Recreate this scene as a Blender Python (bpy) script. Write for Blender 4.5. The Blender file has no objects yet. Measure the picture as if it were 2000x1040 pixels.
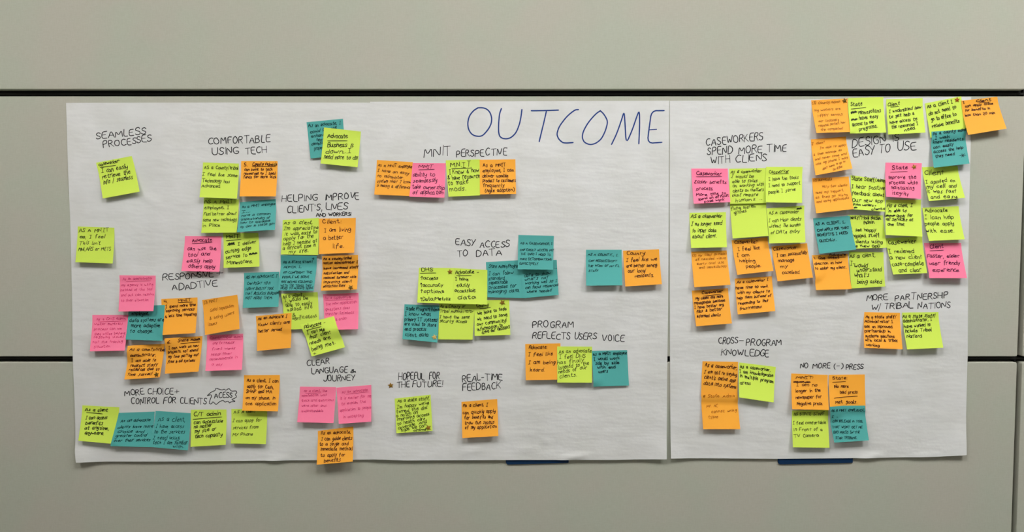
import bpy, bmesh, math, random
from mathutils import Vector

# ---------- camera, world, lamps, exposure ----------
S = bpy.context.scene
col = S.collection
CAM_PITCH = 2.92
cam_d = bpy.data.cameras.new('camera'); cam = bpy.data.objects.new('camera', cam_d); col.objects.link(cam)
cam_d.sensor_width = 36.0; cam_d.lens = 27.0; cam_d.clip_start = 0.05
cam.location = (0.0, -1.62988, 1.43314)
cam.rotation_euler = (math.radians(90-CAM_PITCH), 0, 0)
S.camera = cam
W = bpy.data.worlds.new('world'); S.world = W; W.use_nodes = True
W.node_tree.nodes['Background'].inputs[0].default_value = (0.9, 0.95, 1.0, 1)
W.node_tree.nodes['Background'].inputs[1].default_value = 0.15
# ceiling lamps of the room: x, y, strength
LAMPS = [(-1.35, -1.15, 16.2), (0.05, -1.15, 17.2), (1.45, -1.15, 25.2), (-1.35, -3.6, 6.5), (1.45, -3.6, 7.5)]
S.view_settings.view_transform = 'Standard'; S.view_settings.look = 'None'
S.view_settings.gamma = 1.0; S.view_settings.use_curve_mapping = False
S.view_settings.exposure = 0.0

GEO = {"seam":[1.0806,1.0915],"gap1":[1.7074,1.7222],"gap2":[1.1433,1.156],"cam":[0,-1.62988,1.43314,2.92],"strips":[[-0.0132,0.9218,0.1219,0.9256],[0.5717,0.9222,0.7329,0.9259]]}
SHEET_SHAPE = {"L":{"x0":-0.93807,"x1":-0.28792,"zt":1.69422,"zb":0.9293,"base":0.0012,"curls":[[-0.9314,0.9296,0.007,0.035]],"ridges":[[-0.5223,0.9318,-0.4837,0.9374,0.0033,0.0052],[-0.7885,1.5016,-0.7458,1.4801,0.0012,0.0078],[-0.6812,0.9541,-0.6152,0.9586,0.0012,0.0078]]},"M":{"x0":-0.30088,"x1":0.33213,"zt":1.69795,"zb":0.93231,"base":0.0022,"curls":[[-0.3013,0.933,0.001,0.03],[0.3309,0.9352,0.003,0.03]],"ridges":[[0.1044,0.9352,0.1594,0.9452,0.0033,0.0052],[0.0659,0.9697,0.0824,0.9742,0.0018,0.0052],[-0.1044,0.9497,-0.0604,0.9564,0.0018,0.0065],[0.011,0.9541,0.0549,0.9586,0.0015,0.0065]]},"R":{"x0":0.3315,"x1":0.97304,"zt":1.70572,"zb":0.93566,"base":0.0012,"curls":[[0.9716,0.9452,0.005,0.05],[0.3408,0.9363,0.003,0.03]],"ridges":[[0.7476,0.9374,0.7914,0.9441,0.0033,0.0052],[0.8574,0.9408,0.9123,0.9441,0.0023,0.0052]]}}
SHEET_EDGES = {"L":{"top":[[-0.9374,1.69347],[-0.75249,1.69401],[-0.53749,1.69422],[-0.2881,1.69401]],"bottom":[[-0.93195,0.9293],[-0.71518,0.92985],[-0.48409,0.93209],[-0.29264,0.93376]],"left":[[-0.93683,1.69331],[-0.93672,1.58761],[-0.93544,1.44772],[-0.93577,1.3066],[-0.93807,1.15321],[-0.93645,1.02057],[-0.93564,0.95383],[-0.93195,0.9293]],"right":[[-0.28792,1.69385],[-0.28976,1.37189],[-0.29264,0.93376]]},"M":{"top":[[-0.29797,1.69582],[0.0,1.69667],[0.3303,1.69795]],"bottom":[[-0.30088,0.93488],[-0.23104,0.93231],[0.0,0.9332],[0.22003,0.93343],[0.33134,0.93566]],"left":[[-0.29779,1.69566],[-0.29852,1.48011],[-0.29943,1.20816],[-0.30088,0.93488]],"right":[[0.3301,1.69778],[0.33129,1.48011],[0.33213,1.26292],[0.33154,1.10912],[0.33134,0.93566]]},"R":{"top":[[0.3317,1.69773],[0.48367,1.6988],[0.64485,1.70093],[0.80598,1.70412],[0.96498,1.70572]],"bottom":[[0.34046,0.93711],[0.57204,0.93566],[0.77001,0.93744],[0.91293,0.94045],[0.97274,0.94492]],"left":[[0.3315,1.69757],[0.33469,1.37189],[0.33742,1.15321],[0.34046,0.93711]],"right":[[0.96439,1.70555],[0.96593,1.60902],[0.96649,1.5447],[0.96871,1.35015],[0.97304,1.15321],[0.97299,1.00946],[0.97274,0.94492]]}}
# [paper colour, four corners x z in metres (top left, top right, bottom right, bottom left), curl, pen, sheet, label, written lines in mm on the 76 mm note]
NOTES = [
["lime",[-0.87654,1.56825,-0.80128,1.58231,-0.78225,1.50708,-0.85996,1.49272],0.0095,"b","L","tilted lime sticky note reading \"retrieve the info / seamless\", below the SEAMLESS PROCESSES heading",[["caseworker-",3.9,7.8,49.4,7.8,6.9],["_",6.1,11.1,38.4,12.9,9.3],["I can easily",6.6,23.6,61.7,23.3,9.3],["retrieve the",6.1,35.6,64.7,35.7,9.3],["info / seamless",6.3,47.4,67.7,46.6,9.3]]],
["lime",[-0.91971,1.43408,-0.84194,1.43125,-0.84284,1.35579,-0.92151,1.35862],0.0095,"n","L","lone lime sticky note by the left sheet's left edge, reading \"ee, I feel This isn't\"",[["AS A MN.IT",2.9,12.3,63.9,9.0,7.9],["ee, I feel",5.1,25.4,56.0,22.8,7.9],["This isn't",4.5,38.5,47.4,36.9,7.9],["MNLARS or METS",4.3,51.7,70.0,48.5,7.9]]],
["lime",[-0.61214,1.42025,-0.53744,1.42025,-0.53263,1.34938,-0.60827,1.34668],0.0108,"b","L","lime sticky note reading \"I deliver cutting edge service\", under a lime and a teal note",[["MNIT",6.8,11.2,33.3,10.2,8.0],["_",6.1,17.2,38.1,14.2,8.0],["#",9.7,27.5,23.8,26.6,8.0],["I deliver",30.8,27.8,70.4,23.7,8.0],["cutting edge",4.1,45.0,59.4,36.8,8.0],["service to",4.9,57.5,50.1,52.2,8.0],["###",54.8,49.5,70.8,48.3,5.5],["Minnesotans.",7.8,69.2,61.2,66.6,8.0]]],
["lime",[-0.6515,1.49449,-0.57747,1.4914,-0.58006,1.42097,-0.65474,1.42035],0.0095,"n","L","lime sticky note reading \"Feel better about some new technology in Place\"",[["AS A MNIT",1.8,12.1,62.2,8.9,7.3],["employee, I",2.7,24.2,54.5,22.8,7.3],["Feel better about",2.1,38.6,71.2,35.4,7.3],["some new technology",1.4,51.1,73.4,49.1,7.3],["in Place",2.3,63.2,39.3,61.6,7.3]]],
["teal",[-0.57485,1.48515,-0.49917,1.49199,-0.49739,1.42721,-0.57715,1.42225],0.0149,"n","L","teal sticky note reading \"have a common understanding of\", below the orange note numbered 5",[["As a MNIT employee",4.4,15.5,74.7,13.4,6.4],["I...",4.4,27.5,22.8,27.8,6.4],["have a common",5.1,37.4,64.6,37.3,6.4],["understanding of",5.0,47.1,64.2,46.8,6.4],["how to applyable",4.4,56.1,65.1,55.3,6.4],["op dev in state gov",5.2,65.9,74.2,62.7,6.4]]],
["lime",[-0.65178,1.56903,-0.57592,1.5665,-0.57719,1.4922,-0.65584,1.49529],0.0121,"n","L","lime sticky note reading \"I feel like some Technology has Advanced\", below COMFORTABLE",[["AS a County/tribal",3.8,13.7,74.2,12.8,7.6],["I feel like some",0.6,28.3,72.9,28.9,7.6],["Technology has",2.0,42.8,58.4,42.2,7.6],["Advanced.",1.5,54.0,40.0,53.5,7.6]]],
["orange",[-0.57083,1.57176,-0.49412,1.57172,-0.49597,1.49719,-0.57203,1.49717],0.0108,"b","L","orange sticky note numbered 5 reading \"can point to tech\", below USING TECH",[["5.",5.8,10.5,13.5,10.5,6.5],["County Admin's",23.3,9.9,74.9,9.2,6.5],["_",22.8,11.8,72.2,11.1,6.5],["can point to tech",6.9,20.4,65.6,20.4,6.5],["resources as I seek",5.7,28.9,72.2,28.9,6.5],["funds for more tech",5.5,37.2,73.4,36.3,6.5]]],
["pink",[-0.69292,1.41358,-0.61555,1.41297,-0.61687,1.33843,-0.69716,1.3401],0.0121,"b","L","pink sticky note reading \"Can use the tool and easily help others apply\"",[["Advocate",15.5,12.7,56.6,10.8,8.4],["_",15.9,16.5,56.7,12.9,8.4],["can use the",7.5,31.1,66.4,29.1,8.4],["tool and",9.9,44.4,53.2,42.0,8.4],["easily help",8.5,57.6,60.0,55.8,8.4],["others apply",13.1,68.7,66.2,68.8,8.4]]],
["teal",[-0.43201,1.65315,-0.35542,1.66034,-0.35018,1.58306,-0.42357,1.57701],0.0041,"n","L","teal sticky note at the left sheet's top, partly covered by a lime note",[["As an advocate, I",2.3,10.6,70.3,10.9,7.3],["could provide",5.2,23.6,61.0,19.4,7.3],["enhancements",6.3,32.9,64.5,31.2,7.3],["needs",16.6,41.3,37.2,40.8,7.3],["develop",4.8,49.5,33.6,48.5,7.3],["proper",10.2,59.2,29.7,58.0,7.3]]],
["lime",[-0.39513,1.64211,-0.31803,1.63361,-0.32362,1.55805,-0.40092,1.5658],0.0108,"b","L","lime sticky note reading \"Business is down... I need more to do!\"",[["Advocate",8.5,21.4,49.9,16.7,9.3],["_",9.6,27.1,49.6,22.6,9.3],["Business is",10.0,40.1,63.4,34.3,9.3],["down...I",7.9,54.0,59.8,47.8,9.3],["need more to do!",6.1,65.2,73.7,60.1,9.3]]],
["lime",[-0.48525,1.44771,-0.4088,1.45208,-0.40937,1.37351,-0.48828,1.37497],0.0068,"n","L","lime sticky note reading \"I'm appreciative it was easy\", left of an orange note",[["As a client,",3.3,9.3,61.2,12.0,8.0],["I'm appreciative",2.6,22.9,74.3,22.7,8.0],["it was easy to",5.4,34.5,72.2,31.7,8.0],["apply for the",3.6,45.6,64.6,40.1,8.0],["help I needed at",3.6,56.5,72.5,49.8,8.0],["a difficult time in",3.2,65.6,69.3,59.1,8.0],["my life.",16.2,74.2,56.0,70.6,8.0]]],
["orange",[-0.40865,1.45062,-0.33061,1.45208,-0.33279,1.3786,-0.4072,1.37569],0.0108,"b","L","orange sticky note reading \"Client: I am living a better life.\"",[["Client:",7.4,11.4,45.1,11.0,9.6],["I am living",11.0,28.9,65.8,28.9,9.6],["a better",9.6,45.7,50.4,45.8,9.6],["life.",30.4,64.4,53.9,64.4,9.6]]],
["pink",[-0.89374,1.24552,-0.81715,1.24553,-0.82087,1.17094,-0.89471,1.16963],0.0121,"f","L","pink sticky note with faint writing, lower left, touching a teal note",[["As a DHS admin",9.2,11.6,71.8,9.9,5.8],["_",12.1,14.7,72.1,13.1,5.8],["worker materials",4.7,21.7,65.0,20.9,5.8],["process can we",5.0,32.8,63.4,31.4,5.8],["they utilize before",6.3,42.6,72.4,41.4,5.8],["resolving issues",6.3,49.5,70.5,48.7,5.8],["not the training",4.4,59.8,69.4,58.9,5.8],["situation",8.3,69.2,43.1,68.2,5.8]]],
["orange",[-0.74605,1.27974,-0.669,1.28315,-0.6707,1.20826,-0.74458,1.2038],0.0108,"b","L","orange sticky note numbered 4 reading \"I spend more time improving services\"",[["4.",6.4,9.1,13.2,8.9,6.6],["MNIT",35.7,7.1,63.4,6.8,5.5],["_",35.0,9.4,65.7,9.7,6.6],["I spend more time",9.3,19.6,72.6,18.2,6.6],["improving services",9.5,28.9,70.5,27.2,6.6],["& less time repairing",8.7,39.7,75.1,38.0,6.6]]],
["teal",[-0.81604,1.2634,-0.73838,1.2672,-0.74038,1.19192,-0.81851,1.19454],0.0121,"b","L","teal sticky note reading \"data systems are more adaptive to change.\"",[["employee,",7.4,20.1,42.2,20.5,8.4],["data systems are",4.4,35.8,76.0,34.4,8.4],["more adaptive",8.5,48.2,69.2,47.4,8.4],["to change.",7.8,60.5,55.3,59.4,8.4]]],
["pink",[-0.83396,1.33034,-0.75724,1.32953,-0.75835,1.25522,-0.83201,1.25417],0.0121,"f","L","pink sticky note with faint underlined first line, topmost of the left sheet's left cluster",[["As an administrator",6.8,10.3,68.2,8.0,5.8],["_",13.9,13.1,65.8,11.2,5.8],["my agency is using",3.8,23.2,70.3,21.1,5.8],["instead of the tool",2.0,33.5,69.7,31.7,5.8],["and out can resolve",3.9,44.6,73.5,42.2,5.8],["to their situation",4.7,55.4,63.7,54.3,5.8]]],
["orange",[-0.81479,1.18091,-0.74103,1.18361,-0.74776,1.1139,-0.82311,1.10916],0.0121,"b","L","orange sticky note reading \"administrator, I am able to redirect staff\", starred at its corner",[["As a county/tribal",5.2,11.3,77.0,16.8,7.5],["administrator,",6.2,25.5,59.7,27.4,7.5],["I am able to",8.6,38.4,61.0,39.7,7.5],["redirect staff",7.0,49.5,65.7,50.0,7.5],["resources due to",6.2,57.6,71.9,59.8,7.5],["time saved",4.8,68.4,56.7,70.0,7.5]]],
["orange",[-0.73559,1.19678,-0.65994,1.20021,-0.66577,1.12603,-0.73722,1.12128],0.0108,"b","L","orange sticky note numbered 6 reading \"I can work on new projects\"",[["6.",4.8,12.4,11.4,11.7,6.5],["State Admin",25.4,10.3,70.9,8.5,6.5],["_",31.0,13.7,71.3,12.4,6.5],["I can work on new",6.9,24.2,68.5,22.8,6.5],["projects, not spend",4.3,33.4,68.2,32.0,6.5],["my time putting out",4.1,43.0,70.7,42.7,6.5],["fires in old systems",4.3,53.9,64.6,53.7,6.5]]],
["pink",[-0.6503,1.20212,-0.57301,1.20555,-0.57309,1.12989,-0.65049,1.1277],0.0121,"f","L","pink sticky note with faint writing, directly below the orange \"Good reputation\" note",[["County/Tribal admin",4.9,8.6,74.3,8.2,5.6],["_",8.3,10.7,74.4,11.2,5.6],["one to reduce",12.0,20.6,56.6,19.6,5.6],["front works",10.9,32.3,58.7,32.4,5.6],["needs fewer",9.8,44.3,52.5,43.0,5.6],["assessments in",6.9,54.3,64.4,51.2,5.6],["a day",12.3,65.5,33.7,65.1,5.6]]],
["orange",[-0.65917,1.27753,-0.58408,1.2889,-0.57667,1.2172,-0.64985,1.2042],0.0121,"m","L","tilted orange sticky note with faint words \"Good reputation & being\"",[["(3) MNIT",3.1,9.2,31.3,8.7,7.2],["Good reputation",14.2,27.9,65.4,26.0,7.2],["& being users",12.0,45.7,65.5,41.3,7.2],["issues",8.2,57.5,26.6,57.4,7.2]]],
["teal",[-0.56895,1.33568,-0.49433,1.33773,-0.49345,1.26447,-0.5688,1.26175],0.0121,"n","L","teal sticky note in small capitals, right of RESPONSIVE +, left of another teal note",[["AS AN ADVOCATE, I",4.2,12.9,70.3,11.6,5.9],["CAN POINT TO A",6.2,26.3,55.9,27.2,5.9],["HIGH-FIDELITY TOOL",3.8,37.7,63.6,38.3,5.9],["THAT REDUCES BURDEN",3.3,47.9,73.3,49.4,5.9],["NOT ADDS THEM.",4.4,57.0,61.9,58.4,5.9]]],
["lime",[-0.48856,1.29163,-0.41325,1.29454,-0.4091,1.21786,-0.48387,1.21485],0.0068,"n","L","lime sticky note reading \"I would be able to easily upload info\", partly covered below",[["As a client",2.7,9.9,42.6,8.7,8.3],["I would be",5.5,18.5,54.8,14.5,8.3],["able to easily",6.3,28.3,63.4,25.6,8.3],["upload info",8.6,38.5,63.0,33.5,8.3],["&",19.3,49.9,26.3,49.0,8.3],["verifications",18.8,57.1,71.3,52.4,8.3]]],
["teal",[-0.48873,1.37314,-0.41234,1.372,-0.41871,1.29852,-0.49392,1.29898],0.0121,"n","L","teal sticky note in crowded small capitals with a drawn star in its corner",[["AS A STATE STAFF/",5.8,17.5,67.8,15.5,4.8],["ADMIN, I...",7.1,28.0,43.6,27.1,4.8],["AM CONFIDENT THE",6.8,39.7,67.4,38.1,4.8],["PEOPLE WE SERVE",5.9,49.8,62.5,48.3,4.8],["ARE BEING EQUIPPED",5.3,59.8,70.4,59.1,4.8],["WITH THE TOOLS THEY",4.9,67.8,70.4,67.3,4.8],["NEED TO ALWAYS SERVE",5.3,73.2,73.9,72.7,4.8],["*",66.9,10.3,72.9,8.8,6.9]]],
["orange",[-0.40041,1.37169,-0.32504,1.37385,-0.32729,1.30125,-0.40346,1.29826],0.0121,"b","L","orange sticky note reading \"have increased staff satisfaction\" with a star below the words",[["As a county/tribal",2.6,9.1,61.9,8.6,5.7],["nation administrator I",1.7,18.3,74.7,17.6,5.7],["have increased staff",2.7,29.7,75.7,29.4,5.7],["satisfaction and",2.4,40.6,56.0,41.1,5.7],["reduced turnover while",3.3,50.3,72.7,50.3,5.7],["improving client",4.1,60.1,63.4,60.2,5.7],["satisfaction!",3.9,68.8,49.5,69.0,5.7]]],
["pink",[-0.40225,1.28992,-0.32656,1.29287,-0.32584,1.21689,-0.39647,1.21458],0.0121,"f","L","pink sticky note with faint writing, its lower corner behind a tilted lime note",[["As a caseworker",3.9,10.9,60.5,11.0,6.7],["_",4.4,13.2,64.0,13.4,6.7],["the new application",5.1,24.2,71.1,20.9,6.7],["questions does",3.3,35.6,56.9,32.9,6.7],["transfer to/needs",2.8,45.4,66.5,43.5,6.7],["& order",25.3,56.9,50.8,55.4,6.7]]],
["orange",[-0.54537,1.24331,-0.46815,1.25058,-0.46901,1.17699,-0.54024,1.17048],0.0121,"b","L","orange sticky note reading \"Know clients are better served\"",[["As an Advocate I",3.9,8.9,66.2,8.9,7.3],["Know clients are",3.5,22.9,72.0,22.7,7.3],["better served",3.5,36.8,55.2,36.6,7.3]]],
["lime",[-0.4488,1.22593,-0.37779,1.24394,-0.35418,1.17799,-0.42494,1.15833],0.0108,"b","L","strongly tilted lime sticky note reading \"I can see that client needs are Being met\"",[["Advocate -",5.3,12.2,53.4,12.3,9.1],["_",9.7,16.0,42.3,16.0,9.1],["I can see",6.3,25.4,47.5,26.3,9.1],["that client",6.1,37.8,58.5,36.2,9.1],["needs are",3.6,50.5,51.8,48.5,9.1],["being met.",4.0,64.0,57.9,62.0,9.1],["+",4.4,73.9,10.6,73.9,9.1]]],
["lime",[-0.9201,1.0512,-0.84036,1.0472,-0.8468,0.97042,-0.92413,0.97773],0.0121,"b","L","lime sticky note reading \"I can access Benefits at anytime, anywhere.\"",[["As a client",6.2,11.8,52.3,11.1,7.5],["_",9.3,15.4,42.4,16.2,7.5],["I can access",9.0,29.8,51.8,27.1,7.5],["benefits",9.9,40.6,45.1,39.1,7.5],["at anytime,",9.8,50.7,58.5,48.5,7.5],["anywhere.",11.0,61.5,50.1,59.3,7.5]]],
["teal",[-0.84158,1.03514,-0.765,1.03786,-0.7698,0.96376,-0.85547,0.96602],0.0108,"n","L","teal sticky note reading \"clients have more choice and greater control\", left of a pair",[["As an advocate",7.6,21.4,68.0,20.9,6.6],["clients have more",5.1,35.6,74.2,34.5,6.6],["choice and",7.2,45.8,59.0,45.4,6.6],["greater control",5.3,55.6,63.9,53.4,6.6],["over their services",4.3,65.7,72.5,63.4,6.6]]],
["teal",[-0.76264,1.03938,-0.68802,1.03445,-0.6905,0.95731,-0.77003,0.96446],0.0121,"n","L","teal sticky note reading \"I have access to the services I need\", right of a pair",[["As a client,",6.9,21.6,64.4,18.8,9.9],["I have access",4.3,36.2,62.7,31.9,7.9],["to the services",2.5,47.3,65.3,43.0,7.9],["I need using",2.6,60.0,55.8,55.9,7.9],["tech I am familiar",3.9,69.3,73.5,64.1,7.9],["with.",44.5,72.8,66.0,71.7,5.8]]],
["lime",[-0.68714,1.04186,-0.61148,1.04229,-0.61038,0.96849,-0.68511,0.96434],0.0108,"b","L","lime sticky note reading \"can access/use no matter my size or tech capacity\"",[["C/T admin",5.5,14.0,62.9,12.1,8.8],["_",4.1,20.3,65.9,16.3,8.0],["can access/use",5.7,30.2,68.0,27.7,8.0],["no matter",6.2,39.6,43.4,36.8,8.0],["my size or",7.7,48.4,53.0,44.6,8.0],["tech capacity",8.4,59.0,67.6,57.0,8.0]]],
["lime",[-0.60107,1.04323,-0.52418,1.04326,-0.52526,0.96998,-0.59993,0.97093],0.0095,"n","L","lime sticky note reading \"Services from My Phone\", its top under an orange note",[["AS A client",4.8,10.1,50.9,7.7,7.2],["I can apply for",2.3,29.2,62.8,27.4,7.2],["services from",3.4,44.8,57.2,42.5,7.2],["MY Phone",3.6,59.8,46.6,57.4,7.2]]],
["orange",[-0.57296,1.11615,-0.49618,1.11677,-0.49808,1.04077,-0.57381,1.04249],0.0121,"b","L","orange sticky note reading \"apply for Cash, on my phone, in one application\"",[["As a client, I can",6.3,14.1,72.6,16.6,7.5],["apply for Cash,",7.4,27.0,63.0,29.6,7.5],["SNAP and MA",6.0,38.0,61.6,38.8,7.5],["on my phone, in",5.8,51.6,68.0,51.8,7.5],["one application",6.9,63.7,71.5,63.7,7.5]]],
["pink",[-0.45343,1.09152,-0.37642,1.09057,-0.37985,1.01576,-0.45715,1.01771],0.0121,"f","L","left of two pink sticky notes with faint writing below CLEAR LANGUAGE & JOURNEY",[["As a client, the",8.8,11.2,57.6,10.5,5.5],["_",12.6,14.1,44.7,12.9,5.5],["application was",4.8,21.2,57.1,19.4,5.5],["quick and questions",5.6,32.1,72.1,29.7,5.5],["were clear and",6.5,43.2,57.5,41.9,5.5],["understandable",7.3,54.3,52.4,53.3,5.5]]],
["pink",[-0.37555,1.08948,-0.30102,1.09528,-0.29981,1.01863,-0.36881,1.01375],0.0108,"f","L","right of two pink sticky notes below CLEAR LANGUAGE & JOURNEY, against the middle sheet's edge",[["As an advocate",11.3,13.4,68.3,12.1,6.4],["_",19.4,15.7,70.7,14.4,6.4],["it is easier for me",6.2,26.3,75.5,25.5,6.4],["to explain the",8.5,37.6,63.0,36.4,6.4],["application to people",3.9,51.3,75.5,49.0,6.4],["in accepting",10.9,64.6,57.4,64.5,6.4]]],
["orange",[-0.41615,0.99571,-0.34001,1.00562,-0.33899,0.93381,-0.41571,0.92696],0.0149,"b","L","orange sticky note reading \"I can guide clients\", overhanging the left sheet's bottom edge",[["As an advocate,",7.1,9.1,69.5,14.4,8.1],["I can guide clients",7.5,23.1,73.3,29.1,8.1],["to a single and",4.2,34.2,65.1,40.0,8.1],["immediate method",7.0,45.7,74.4,51.3,8.1],["to apply for",7.4,59.9,59.5,63.1,8.1],["benefits",15.4,72.1,50.1,72.9,8.1]]],
["orange",[-0.28454,1.57403,-0.20872,1.56938,-0.214,1.49789,-0.2893,1.50078],0.0095,"n","M","orange sticky note reading \"to administer System\", leftmost of four below the PERSPECTIVE heading",[["As a MNIT employee",3.0,13.6,74.3,13.0,7.1],["I have an easy",3.0,24.9,68.2,28.0,7.1],["to administer",2.8,37.2,56.0,39.0,7.1],["system that I know",3.6,48.6,75.4,47.9,7.1],["is making a difference",3.8,57.7,74.7,60.0,7.1]]],
["pink",[-0.20929,1.56755,-0.13982,1.56699,-0.1418,1.4943,-0.21545,1.49639],0.0108,"b","M","pink sticky note reading \"ability to seamlessly take ownership of application\"",[["MNIT",15.0,11.4,46.1,10.5,7.9],["_",14.9,15.0,50.6,13.5,9.3],["ability to",3.3,30.1,52.0,28.6,9.3],["seamlessly",4.6,44.4,57.3,41.1,9.3],["take ownership",3.6,57.4,75.0,57.7,9.3],["of application",6.4,69.1,72.6,68.8,9.3]]],
["lime",[-0.13979,1.57342,-0.06744,1.57534,-0.06727,1.49923,-0.13347,1.49649],0.0081,"b","M","lime sticky note reading \"have resource to make mods.\"",[["MN.IT",9.4,15.6,54.4,15.1,11.7],["_",11.8,17.9,56.9,17.6,9.9],["I Know & how",5.6,30.6,74.2,26.1,9.9],["& have resource",1.3,41.0,75.1,38.8,9.9],["to make",1.2,52.2,49.0,49.6,9.9],["mods.",3.7,65.1,42.2,63.8,9.9]]],
["orange",[-0.06822,1.57448,0.00699,1.57527,0.00858,1.50237,-0.0672,1.50125],0.0095,"b","M","orange sticky note reading \"deliver usable product\", rightmost of four below the PERSPECTIVE heading",[["As a MNIT",7.2,15.7,55.3,15.3,8.1],["employee, I can",6.2,27.5,72.2,26.5,8.1],["deliver usable",5.3,39.1,59.7,39.0,8.1],["product to customers",6.0,49.2,75.7,49.8,8.1],["frequently",6.7,60.1,51.2,60.8,8.1],["(Agile adoption)",10.6,71.6,72.1,70.4,8.1]]],
["lime",[-0.15454,1.27222,-0.07897,1.2722,-0.08365,1.19372,-0.15671,1.19445],0.0068,"n","M","lime sticky note reading \"I have the same security access\"",[["As a County or",2.0,10.5,55.5,10.5,6.6],["Tribal Administrator",1.1,20.6,73.2,20.4,6.6],["I have the same",1.5,32.3,65.4,32.9,6.6],["security access",1.8,41.1,61.0,41.8,6.6]]],
["lime",[-0.08061,1.27589,-0.00603,1.27896,-0.00361,1.2045,-0.07918,1.20208],0.0095,"b","M","lime sticky note reading \"we need to serve our community!\", with a star at its top",[["County",5.4,14.2,30.4,12.7,7.8],["_",11.9,17.4,35.2,15.9,7.8],["We have to tools",7.5,31.4,69.2,22.1,7.8],["we need to serve",6.6,43.6,71.2,35.3,7.8],["our community!",5.7,54.6,68.4,47.1,7.8],["information to",6.2,65.7,59.6,57.7,7.8],["drive our decisions",16.5,72.1,74.8,61.6,7.8]]],
["teal",[-0.22878,1.26853,-0.15402,1.26624,-0.15816,1.18846,-0.23191,1.19593],0.0121,"b","M","teal sticky note reading \"primary IT systems are used to store\", gold star at bottom",[["State Program/Admin",4.4,12.9,76.7,11.6,7.8],["I know what",2.0,25.1,57.3,22.5,7.8],["primary IT systems",2.6,36.2,72.8,33.8,7.8],["are used to store",2.7,46.3,71.0,43.7,7.8],["and process",3.8,57.1,49.5,54.2,7.8],["client data",6.1,70.0,55.6,65.5,7.8]]],
["teal",[-0.05523,1.35846,0.01679,1.36253,0.02398,1.28232,-0.05207,1.284],0.0054,"n","M","teal sticky note reading \"I can follow standard, repeatable processes for managing data.\"",[["State Admin/Program",5.0,12.7,73.3,14.6,7.6],["I can follow",4.3,28.5,57.9,27.5,7.6],["standard,",3.8,38.7,39.8,38.5,7.6],["repeatable",4.8,47.9,44.6,46.8,7.6],["processes for",3.6,58.6,62.3,53.8,7.6],["managing data.",2.5,66.9,68.7,64.0,7.6]]],
["teal",[0.01679,1.36016,0.09483,1.36325,0.09877,1.28912,0.02349,1.28191],0.0068,"n","M","teal sticky note reading \"what's not working well so I can focus resources\"",[["data to show",6.1,32.9,61.3,30.4,6.4],["what's not",6.4,40.9,57.3,38.7,6.4],["working well so I",7.2,48.6,73.5,47.6,6.4],["can focus resources",6.4,57.7,75.8,56.9,6.4],["where needed",9.1,66.1,61.0,67.3,6.4],["..",69.1,19.2,73.8,19.5,6.4]]],
["teal",[0.01365,1.41603,0.08868,1.41412,0.08656,1.34275,0.01191,1.34395],0.0121,"n","M","teal sticky note in small capitals right of EASY ACCESS, topmost of three teal notes",[["AS A CASEWORKER, I",4.8,20.7,72.8,20.3,5.1],["CAN EASILY ACCESS MY",3.9,35.0,75.6,34.7,5.1],["THE INFO I NEED TO",5.4,44.5,69.7,44.7,5.1],["MAKE DETERMINATIONS",4.9,55.3,72.4,55.0,5.1],["EFFECTIVELY.",4.1,65.6,43.5,65.9,5.1]]],
["lime",[-0.19748,1.34642,-0.12252,1.34571,-0.12523,1.27068,-0.20039,1.27308],0.0095,"b","M","lime sticky note listing access, accuracy, options and Data/Metrics behind up arrows",[["DHS",7.0,8.1,30.0,7.0,8.0],["_",3.0,12.3,37.0,10.9,8.0],["^access",4.7,26.1,41.3,25.4,8.0],["^accuracy",5.4,41.3,53.4,39.8,8.0],["^options",6.0,55.1,55.7,53.1,8.0],["^Data/Metrics",6.8,71.6,70.9,68.9,8.0]]],
["lime",[-0.12247,1.34574,-0.05235,1.34168,-0.05264,1.26892,-0.1251,1.27084],0.0108,"b","M","lime sticky note reading \"I have easily accessible data\"",[["Advocate -",3.1,12.6,56.1,8.5,8.4],["_",5.4,16.1,39.4,14.2,8.4],["I have",3.7,26.9,33.2,25.1,8.4],["easily",7.6,40.0,36.2,38.4,8.4],["accessible",3.5,51.5,49.9,49.1,8.4],["data",10.9,65.5,49.4,64.1,8.4]]],
["teal",[0.15693,1.3846,0.23238,1.3846,0.23279,1.30997,0.15648,1.30914],0.0121,"n","M","teal sticky note left of an orange one by the middle sheet's right edge, small capitals",[["AS A COUNTY..., I..",3.9,12.0,68.9,13.5,4.6],["CAN REDUCE/SHIFT",4.9,25.5,65.5,26.0,4.6],["THE WORK OF MY F.L.",3.3,36.1,72.1,36.8,4.6],["STAFF",5.3,46.6,25.1,46.7,4.6]]],
["orange",[0.23543,1.38274,0.31156,1.38566,0.31598,1.31229,0.23899,1.3074],0.0121,"b","M","orange sticky note reading \"I feel like we are better serving our local residents.\"",[["County:",7.2,9.6,45.6,10.5,8.0],["I feel like we",5.2,24.2,69.5,23.8,8.0],["are better serving",5.1,35.4,68.4,37.8,8.0],["our local",6.9,47.2,42.9,48.4,8.0],["residents.",21.1,58.5,59.7,58.6,8.0]]],
["orange",[0.02821,1.18339,0.10327,1.18488,0.10376,1.1085,0.02929,1.10766],0.0095,"b","M","orange sticky note reading \"I feel like I am being heard.\"",[["Advocate:",7.8,10.9,46.6,11.0,7.8],["I feel like",5.9,25.5,59.5,25.2,7.8],["I am being",5.6,42.1,63.6,42.9,7.8],["heard.",9.7,58.2,39.5,57.9,7.8]]],
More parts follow.
